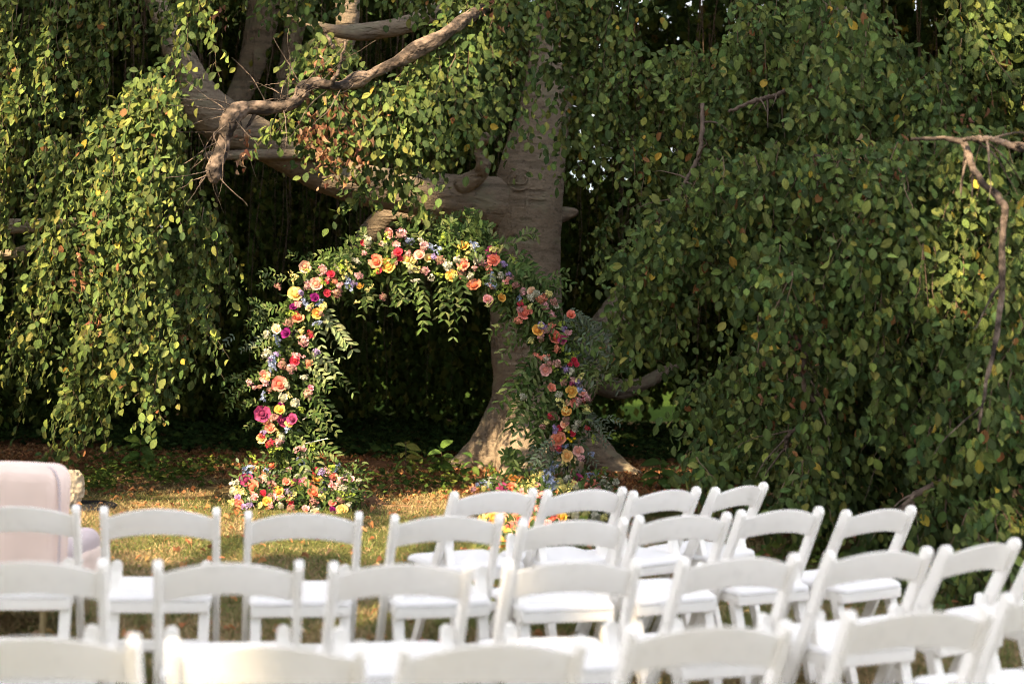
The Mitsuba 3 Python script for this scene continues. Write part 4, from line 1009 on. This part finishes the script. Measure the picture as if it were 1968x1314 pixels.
LFILL = [('spike', 470, 905, BLUE, 10), ('spike', 478, 915, BLUE, 10), ('spike', 517, 905, BLUE, 9), ('spike', 580, 892, BLUE, 9), ('spike', 583, 880, WHITE, 8), ('spike', 628, 912, BLUE, 9), ('spike', 638, 905, BLUE, 8), ('spike', 622, 930, BLUE, 8), ('lime', 493, 885, LIME, 9), ('lime', 496, 898, LIME, 8), ('lime', 542, 895, LIME, 9), ('lime', 548, 902, LIME, 8), ('lime', 632, 900, LIME, 8), ('lime', 678, 955, LIME, 10), ('lime', 665, 955, LIME, 8), ('spike', 472, 951, SNAP, 11), ('spike', 566, 953, SNAP, 10), ('lime', 579, 940, LIME, 9), ('cluster', 575, 915, WHITE, 9), ('cluster', 590, 908, WHITE, 8), ('cluster', 555, 900, ROSY, 6), ('cluster', 653, 925, ROSY, 9), ('cluster', 645, 935, ROSY, 8), ('cluster', 665, 912, WHITE, 8), ('cluster', 555, 945, LILAC, 8), ('cluster', 540, 958, ROSY, 8), ('cluster', 480, 962, WHITE, 7), ('cluster', 447, 945, WHITE, 9), ('cluster', 452, 930, WHITE, 9), ('cluster', 445, 965, SNAP, 7), ('cluster', 512, 920, WHITE, 8), ('cluster', 603, 963, MAUVE, 9), ('cluster', 558, 978, MAUVE, 9), ('cluster', 605, 985, WHITE, 8), ('cluster', 655, 960, MAUVE, 8), ('cluster', 670, 970, WHITE, 7), ('cluster', 620, 955, SNAP, 7), ('cluster', 520, 972, ROSY, 7), ('cluster', 500, 970, SNAP, 6), ('cluster', 530, 915, MAUVE, 7), ('cluster', 660, 940, WHITE, 10), ('cluster', 690, 925, WHITE, 6), ('cluster', 540, 970, WHITE, 6), ('cluster', 480, 970, LILAC, 6)]
arrangement('wide ground arrangement of mixed bright flowers at the left foot of the flower arch', lambda py: float(np.interp(py, [860, 985], [12.2, 11.75])), LROSES, LFILL,
            [(x_, y_) for x_ in range(470, 690, 12) for y_ in range(905, 975, 12)] + [(x_, 885) for x_ in range(540, 620, 12)], 1700, .13)
RROSES = [(987, 921, GOLD, 10), (966, 940, MAG, 9), (984, 938, CORAL, 10), (1032, 906, ROSY, 7), (1111, 922, MAG, 8), (1104, 930, CRIM, 6), (1040, 969, PINK, 11), (1034, 984, CORAL, 10), (1046, 957, PINK, 10), (1038, 996, CORAL, 9), (937, 992, YELLOW, 11), (950, 996, GOLD, 10), (926, 1000, YELLOW, 8), (980, 1005, PINK, 11), (992, 998, CORAL, 10), (972, 995, PINK, 10), (980, 1018, CORAL, 11), (990, 1030, PINK, 9), (970, 1025, GOLD, 10), (969, 1045, GOLD, 10), (980, 1043, CORAL, 9), (1078, 993, GOLD, 10), (1063, 996, CORAL, 9), (1005, 950, PINK, 10), (1016, 962, PINK, 10), (1000, 975, CORAL, 10), (1020, 985, PINK, 10), (1024, 1005, CORAL, 10), (1032, 935, ROSY, 7), (960, 1008, GOLD, 10), (1003, 1020, PINK, 10), (1010, 1040, CORAL, 10), (1050, 1010, PINK, 10), (985, 960, PEACH, 10), (1070, 975, PEACH, 9), (1100, 905, PINK, 5), (1000, 1050, GOLD, 9)]
RROSES = [(a_, b_, c_, d_ * (1.3 if b_ > 945 else 1.1)) for a_, b_, c_, d_ in RROSES]
RFILL = [('spike', 1055, 915, BLUE, 13), ('spike', 1062, 925, BLUE, 13), ('spike', 1048, 925, BLUE, 11), ('cluster', 1060, 932, BLUE, 14), ('spike', 1018, 928, SNAP, 13), ('spike', 1008, 932, SNAP, 12), ('spike', 1028, 922, SNAP, 11), ('cluster', 1020, 938, SNAP, 12), ('spike', 928, 928, BLUE, 10), ('spike', 945, 935, BLUE, 9), ('cluster', 1125, 928, CORAL, 11), ('cluster', 1144, 932, CORAL, 9), ('lime', 939, 905, LIME, 9), ('lime', 950, 915, LIME, 8), ('lime', 1150, 912, LIME, 10), ('lime', 1103, 900, LIME, 10), ('cluster', 1082, 938, SNAP, 12), ('cluster', 1098, 935, SNAP, 11), ('cluster', 1090, 922, WHITE, 11), ('cluster', 1075, 925, SNAP, 9), ('cluster', 1110, 938, WHITE, 10), ('cluster', 1140, 945, WHITE, 10), ('cluster', 1170, 935, WHITE, 9), ('cluster', 1185, 925, WHITE, 8), ('cluster', 1160, 925, WHITE, 8), ('spike', 1130, 915, BLUE, 8), ('spike', 1015, 910, BLUE, 8), ('cluster', 945, 922, WHITE, 8), ('cluster', 930, 940, SNAP, 7), ('cluster', 910, 940, ROSY, 7), ('cluster', 1105, 992, WHITE, 10), ('cluster', 1125, 990, SNAP, 10), ('cluster', 1145, 992, WHITE, 10), ('cluster', 1160, 995, SNAP, 9), ('cluster', 1095, 985, WHITE, 9), ('cluster', 1120, 1000, LIME, 9), ('cluster', 1170, 985, WHITE, 8), ('spike', 958, 930, ROSY, 8), ('cluster', 1040, 915, WHITE, 8), ('cluster', 1150, 940, ROSY, 7)]
arrangement('deep ground arrangement of pink and yellow roses at the right foot of the flower arch', lambda py: float(np.interp(py, [900, 950, 1000, 1050], [12.2, 11.5, 10.7, 10.0])), RROSES, RFILL,
            [(x_, y_) for x_ in range(930, 1180, 14) for y_ in range(915, 960, 12)] + [(x_, y_) for x_ in range(935, 1070, 12) for y_ in range(965, 1050, 12)] + [(x_, y_) for x_ in range(1080, 1180, 14) for y_ in range(965, 1000, 12)], 1350, .10)

# ================================================================ CHAIRS
RT, RB = np.array([-.225, .79]), np.array([.135, 0.0])       # (y, z) of a rail's top and foot
raxis = unit(RB - RT)
rperp = np.array([-raxis[1], raxis[0]])


def stadium(a, b, wd, top_round=True):
    a, b = np.array(a), np.array(b)
    ax = unit(b - a)
    pp = np.array([-ax[1], ax[0]]) * wd / 2
    an = np.linspace(0, np.pi, 9)
    c = a + ax * wd / 2
    pts = [c - ax * math.sin(t) * wd / 2 + pp * math.cos(t) for t in an]
    pts += [b - pp, b + pp]
    return sg.Polygon(pts)


def plank(poly, x0, x1, ch=.004):
    """A board with outline POLY in the (y, z) plane from x0 to x1, its edges eased."""
    def ex(p, a, b):
        cs = m3.CrossSection([list(p.exterior.coords)[:-1]], m3.FillRule.NonZero)
        return m3.Manifold.extrude(cs, b - a).translate([0, 0, a])
    m = m3.Manifold.batch_hull([ex(poly, x0 + ch, x1 - ch), ex(poly.buffer(-ch), x0, x1)])
    return m.transform([[0, 0, 1, 0], [1, 0, 0, 0], [0, 1, 0, 0]])


def clip0(m):
    return m.trim_by_plane([0, 0, 1], 0.0)


rail_poly = stadium(RT - raxis * .0, RB + raxis * .03, .050)
LA, LB = np.array([-.10, .560]), np.array([-.255, -.02])
def rear_leg(s):
    m = m3.Manifold.cylinder(.030, .022, .022, 28).rotate([90, 0, 0]).translate([s * .178, LA[0] + .015, LA[1] - .022])
    f = m3.Manifold.cube([.040, .030, .02], True).translate([s * .178, LB[0], LB[1]])
    top = m3.Manifold.batch_hull([m, rounded_box((s * .178 - .022, LA[0] - .015, LA[1] - .10), (s * .178 + .022, LA[0] + .015, LA[1] - .04), .003)])
    return m3.Manifold.batch_boolean([top, m3.Manifold.batch_hull([rounded_box((s * .178 - .022, LA[0] - .015, LA[1] - .10), (s * .178 + .022, LA[0] + .015, LA[1] - .05), .003), f])], m3.OpType.Add)


CH = {}
for s, nm in ((-1, 'l'), (1, 'r')):
    CH['rail' + nm] = clip0(plank(rail_poly, *sorted((s * .205, s * .232))))
    CH['leg' + nm] = clip0(rear_leg(s))
# backrest: a board bowed to the rear and arched along its top
def back_board():
    U, S_ = 15, []
    for u in np.linspace(-1, 1, U):
        bow = -.038 * (1 - u * u)
        top, bot = -.048 + .048 * (1 - u * u), -.152 + .034 * (1 - u * u)
        for t, e in ((bot, 0), (bot + .008, 1), (top - .008, 1), (top, 0)):
            for sd in (-1, 1):
                y_ = RT[0] + raxis[0] * -(t) + (bow + sd * (.009 if e else .004)) * abs(raxis[1])
                z_ = RT[1] + t * abs(raxis[1]) + (bow + sd * .009) * -abs(raxis[0]) * .0
                S_.append((u * .2055, y_ , z_))
    V = np.array(S_).reshape(U, 4, 2, 3)
    ring = np.concatenate([V[:, :, 0], V[:, ::-1, 1]], 1)
    return ring


ring = back_board()
U, K = ring.shape[:2]
F = [((i * K + j), (i * K + (j + 1) % K), ((i + 1) * K + (j + 1) % K), ((i + 1) * K + j)) for i in range(U - 1) for j in range(K)]
F = np.array(F)
F = np.vstack([F[:, [0, 1, 2]], F[:, [0, 2, 3]]])
F = np.vstack([F, [(0, j, j + 1) for j in range(1, K - 1)], [((U - 1) * K, (U - 1) * K + j + 1, (U - 1) * K + j) for j in range(1, K - 1)]])
bt = trimesh.Trimesh(ring.reshape(-1, 3), F, process=False)
bt.fix_normals()
CH_back = bt
# seat: padded vinyl on a frame
def padded_seat():
    outline = sg.Polygon([(-.175, -.165), (.175, -.165), (.195, .20), (-.195, .20)]).buffer(.03).buffer(-.0)
    ms = []
    for z0, z1, in_ in ((.411, .424, 0.0), (.418, .436, .010), (.420, .443, .03)):
        p = outline.buffer(-.03 - in_).buffer(.03)
        cs = m3.CrossSection([list(p.simplify(.001).exterior.coords)[:-1]], m3.FillRule.NonZero)
        ms.append(m3.Manifold.extrude(cs, z1 - z0).translate([0, 0, z0]))
    return m3.Manifold.batch_hull(ms)


FR = m3.Manifold.batch_boolean([rounded_box((-.200, -.19, .362), (.200, -.165, .409), .006), rounded_box((-.195, .165, .366), (.195, .19, .409), .006), rounded_box((-.200, -.166, .366), (-.176, .166, .408), .006), rounded_box((.176, -.166, .366), (.200, .166, .408), .006)], m3.OpType.Add)
PLY = {k: mikit.ply(v, 'chair_resin', smooth=35) for k, v in CH.items()}
PLY['back'] = mikit.ply(CH_back, 'chair_resin', smooth=40)
PLY['seat'] = mikit.ply(padded_seat(), 'chair_vinyl', smooth=40)
PLY['frame'] = mikit.ply(FR, 'chair_resin', smooth=30)
PLY['bar1'] = mikit.ply(rounded_box((-.157, -.205, .215), (.157, -.183, .258), .006), 'chair_resin', smooth=30)
yb = RT[0] + (RT[1] - .17) / (RT[1]) * (RB[0] - RT[0])
PLY['bar2'] = mikit.ply(rounded_box((-.206, yb - .011, .15), (.206, yb + .011, .19), .006), 'chair_resin', smooth=30)
bolt = []
for s in (-1, 1):
    c = m3.Manifold.cylinder(.008, .007, .006, 12).rotate([0, 90 * s, 0]).translate([s * .231, -.115, .55])
    bolt.append(c)
PLY['boltl'], PLY['boltr'] = (mikit.ply(b, 'white_metal', smooth=30) for b in bolt)

ROWS = {
    1: [(-.06, 6.70, 32), (.39, 6.89, 33), (.78, 6.99, 38), (1.20, 7.30, 47)],
    2: [(-1.95, 5.66, 8), (-1.38, 5.66, 9), (-.81, 5.66, 10), (-.24, 5.76, 16), (.28, 5.75, 20), (.75, 5.98, 26.7), (1.23, 6.31, 31.6), (1.70, 6.47, 34.2)],
    3: [(-1.48, 4.40, 9), (-.87, 4.47, 10), (-.33, 4.54, 14), (.23, 4.68, 15.4), (.81, 4.88, 22), (1.35, 5.14, 22.4), (1.82, 5.43, 36), (2.28, 5.72, 38)],
    4: [(-1.10, 3.36, 5), (-.55, 3.34, 4.6), (-.02, 3.43, 15), (.54, 3.70, 15.7), (1.17, 3.98, 17.4), (1.72, 4.36, 22)],
}
ORD = ['first', 'second', 'third', 'fourth', 'fifth', 'sixth', 'seventh', 'eighth']
WHERE = {1: 'the farthest row, nearest the arch', 2: 'the second row from the arch', 3: 'the third row from the arch', 4: 'the nearest row'}
for row, lst in ROWS.items():
    for i, (x, y, th) in enumerate(lst):
        t = thing('folding_chair', f'white folding chair, {ORD[i]} from the left in {WHERE[row]}', 'chair', 'white folding chairs set out in rows on the lawn')
        # the fit located the top of the backrest; the chair's origin stands in front of it
        thr = math.radians(th)
        ox, oy = x + math.sin(thr) * RT[0], y - math.cos(thr) * RT[0]
        M = T().translate([ox, oy, float(ground_height(np.array(ox), np.array(oy))) * .6]).rotate([0, 0, 1], th + float(Nrm()) * 1.0)
        for part, nm in (('back', 'backrest'), ('raill', 'rail'), ('railr', 'rail'), ('legl', 'rear_leg'), ('legr', 'rear_leg'), ('seat', 'seat'), ('frame', 'seat_frame'), ('bar1', 'stretcher'), ('bar2', 'stretcher'), ('boltl', 'bolt'), ('boltr', 'bolt')):
            put(nm, {**PLY[part], 'to_world': M}, t)

# ================================================================ SOFA, BUNDLE
sofa = thing('sofa', 'blush pink velvet sofa seen from behind at the left edge', 'sofa')
SX, SY = -2.075, 6.62
def cushion(m, amp):
    mm = m.refine_to_length(.035).to_mesh()
    tm = trimesh.Trimesh(np.array(mm.vert_properties[:, :3]), np.array(mm.tri_verts), process=True)
    v_ = np.array(tm.vertices)
    tm.vertices = v_ + np.array(tm.vertex_normals) * ((meshkit.fbm(v_ * [4, 4, 2.5], 3, 3) - .5) * 2 * amp + (meshkit.fbm(v_ * [9, 9, 22], 2, 8) - .5) * amp * .6)[:, None]
    return tm


put('back', mikit.ply(cushion(rounded_box((SX - 1.5, SY, .16), (SX, SY + .17, .855), .075, 24), .012), 'sofa_velvet', smooth=True), sofa)
for x_ in (SX - .012, SX - 1.488):
    pp = np.array([(x_, SY + .006, .2), (x_ + .004, SY + .006, .5), (x_ - .006, SY + .008, .76), (x_ - .03 * np.sign(x_ - SX + .7), SY + .02, .825), (x_ - .07 * np.sign(x_ - SX + .7), SY + .04, .846)])
    put('piping', mikit.ply(tube(smooth_path(pp, 20), .006, 6), 'sofa_arm_velvet', smooth=True), sofa)
put('seat', mikit.ply(cushion(rounded_box((SX - 1.46, SY + .12, .16), (SX - .02, SY + .78, .40), .05, 16), .01), 'sofa_velvet', smooth=True), sofa)
put('arm', mikit.ply(rounded_box((SX - .18, SY + .1, .16), (SX - .03, SY + .80, .47), .065, 20), 'sofa_arm_velvet', smooth=True), sofa, label='greyish rounded arm end of the sofa')
put('arm', mikit.ply(rounded_box((SX - 1.48, SY + .1, .16), (SX - 1.33, SY + .80, .47), .065, 20), 'sofa_arm_velvet', smooth=True), sofa)
for k in range(1, 4):
    put('seam', mikit.ply(rounded_box((SX - 1.5 * k / 4 - .004, SY - .003, .22), (SX - 1.5 * k / 4 + .004, SY + .01, .80), .003), 'sofa_velvet', smooth=30), sofa)
for dx in (-.1, -1.4):
    for dy in (.08, .78):
        put('leg', mikit.ply(tube(np.array([(SX + dx, SY + dy, 0), (SX + dx, SY + dy, .09), (SX + dx, SY + dy, .17)]), [.012, .016, .02], 10), 'gold_metal', smooth=40), sofa)

g = ground_at(165, 980)
tray = m3.Manifold.cylinder(.02, .30, .29, 40).translate([g[0] - .06, g[1] + .05, float(ground_height(g[0], g[1])) + .005])
put('low_stand', mikit.ply(tray, 'dark_metal', smooth=30), label='low round black stand on the grass behind the sofa', category='stand')
s = trimesh.creation.icosphere(4, 1.0)
v = np.array(s.vertices)
n_ = meshkit.fbm(v * 2.4, 4, 12) - .5
rid = np.abs(meshkit.fbm(v * 3.2, 3, 31) - .5)
v = v * (1 + .45 * n_ - .5 * rid)[:, None] * [.11, .11, .155]
v[:, 2] = np.maximum(v[:, 2], -.13)
gz = float(ground_height(g[0], g[1]))
c = at(138, 940, g[1] + .05)
v = v + [c[0], c[1], gz + .025 + .13]
put('cloth_bundle', mikit.ply((v, np.array(s.faces)), 'cream_cloth', smooth=True), label='crumpled cream cloth bundle on the low black stand behind the pink sofa', category='bundle')
print('front leaves', n_front, 'entries', len(scene))
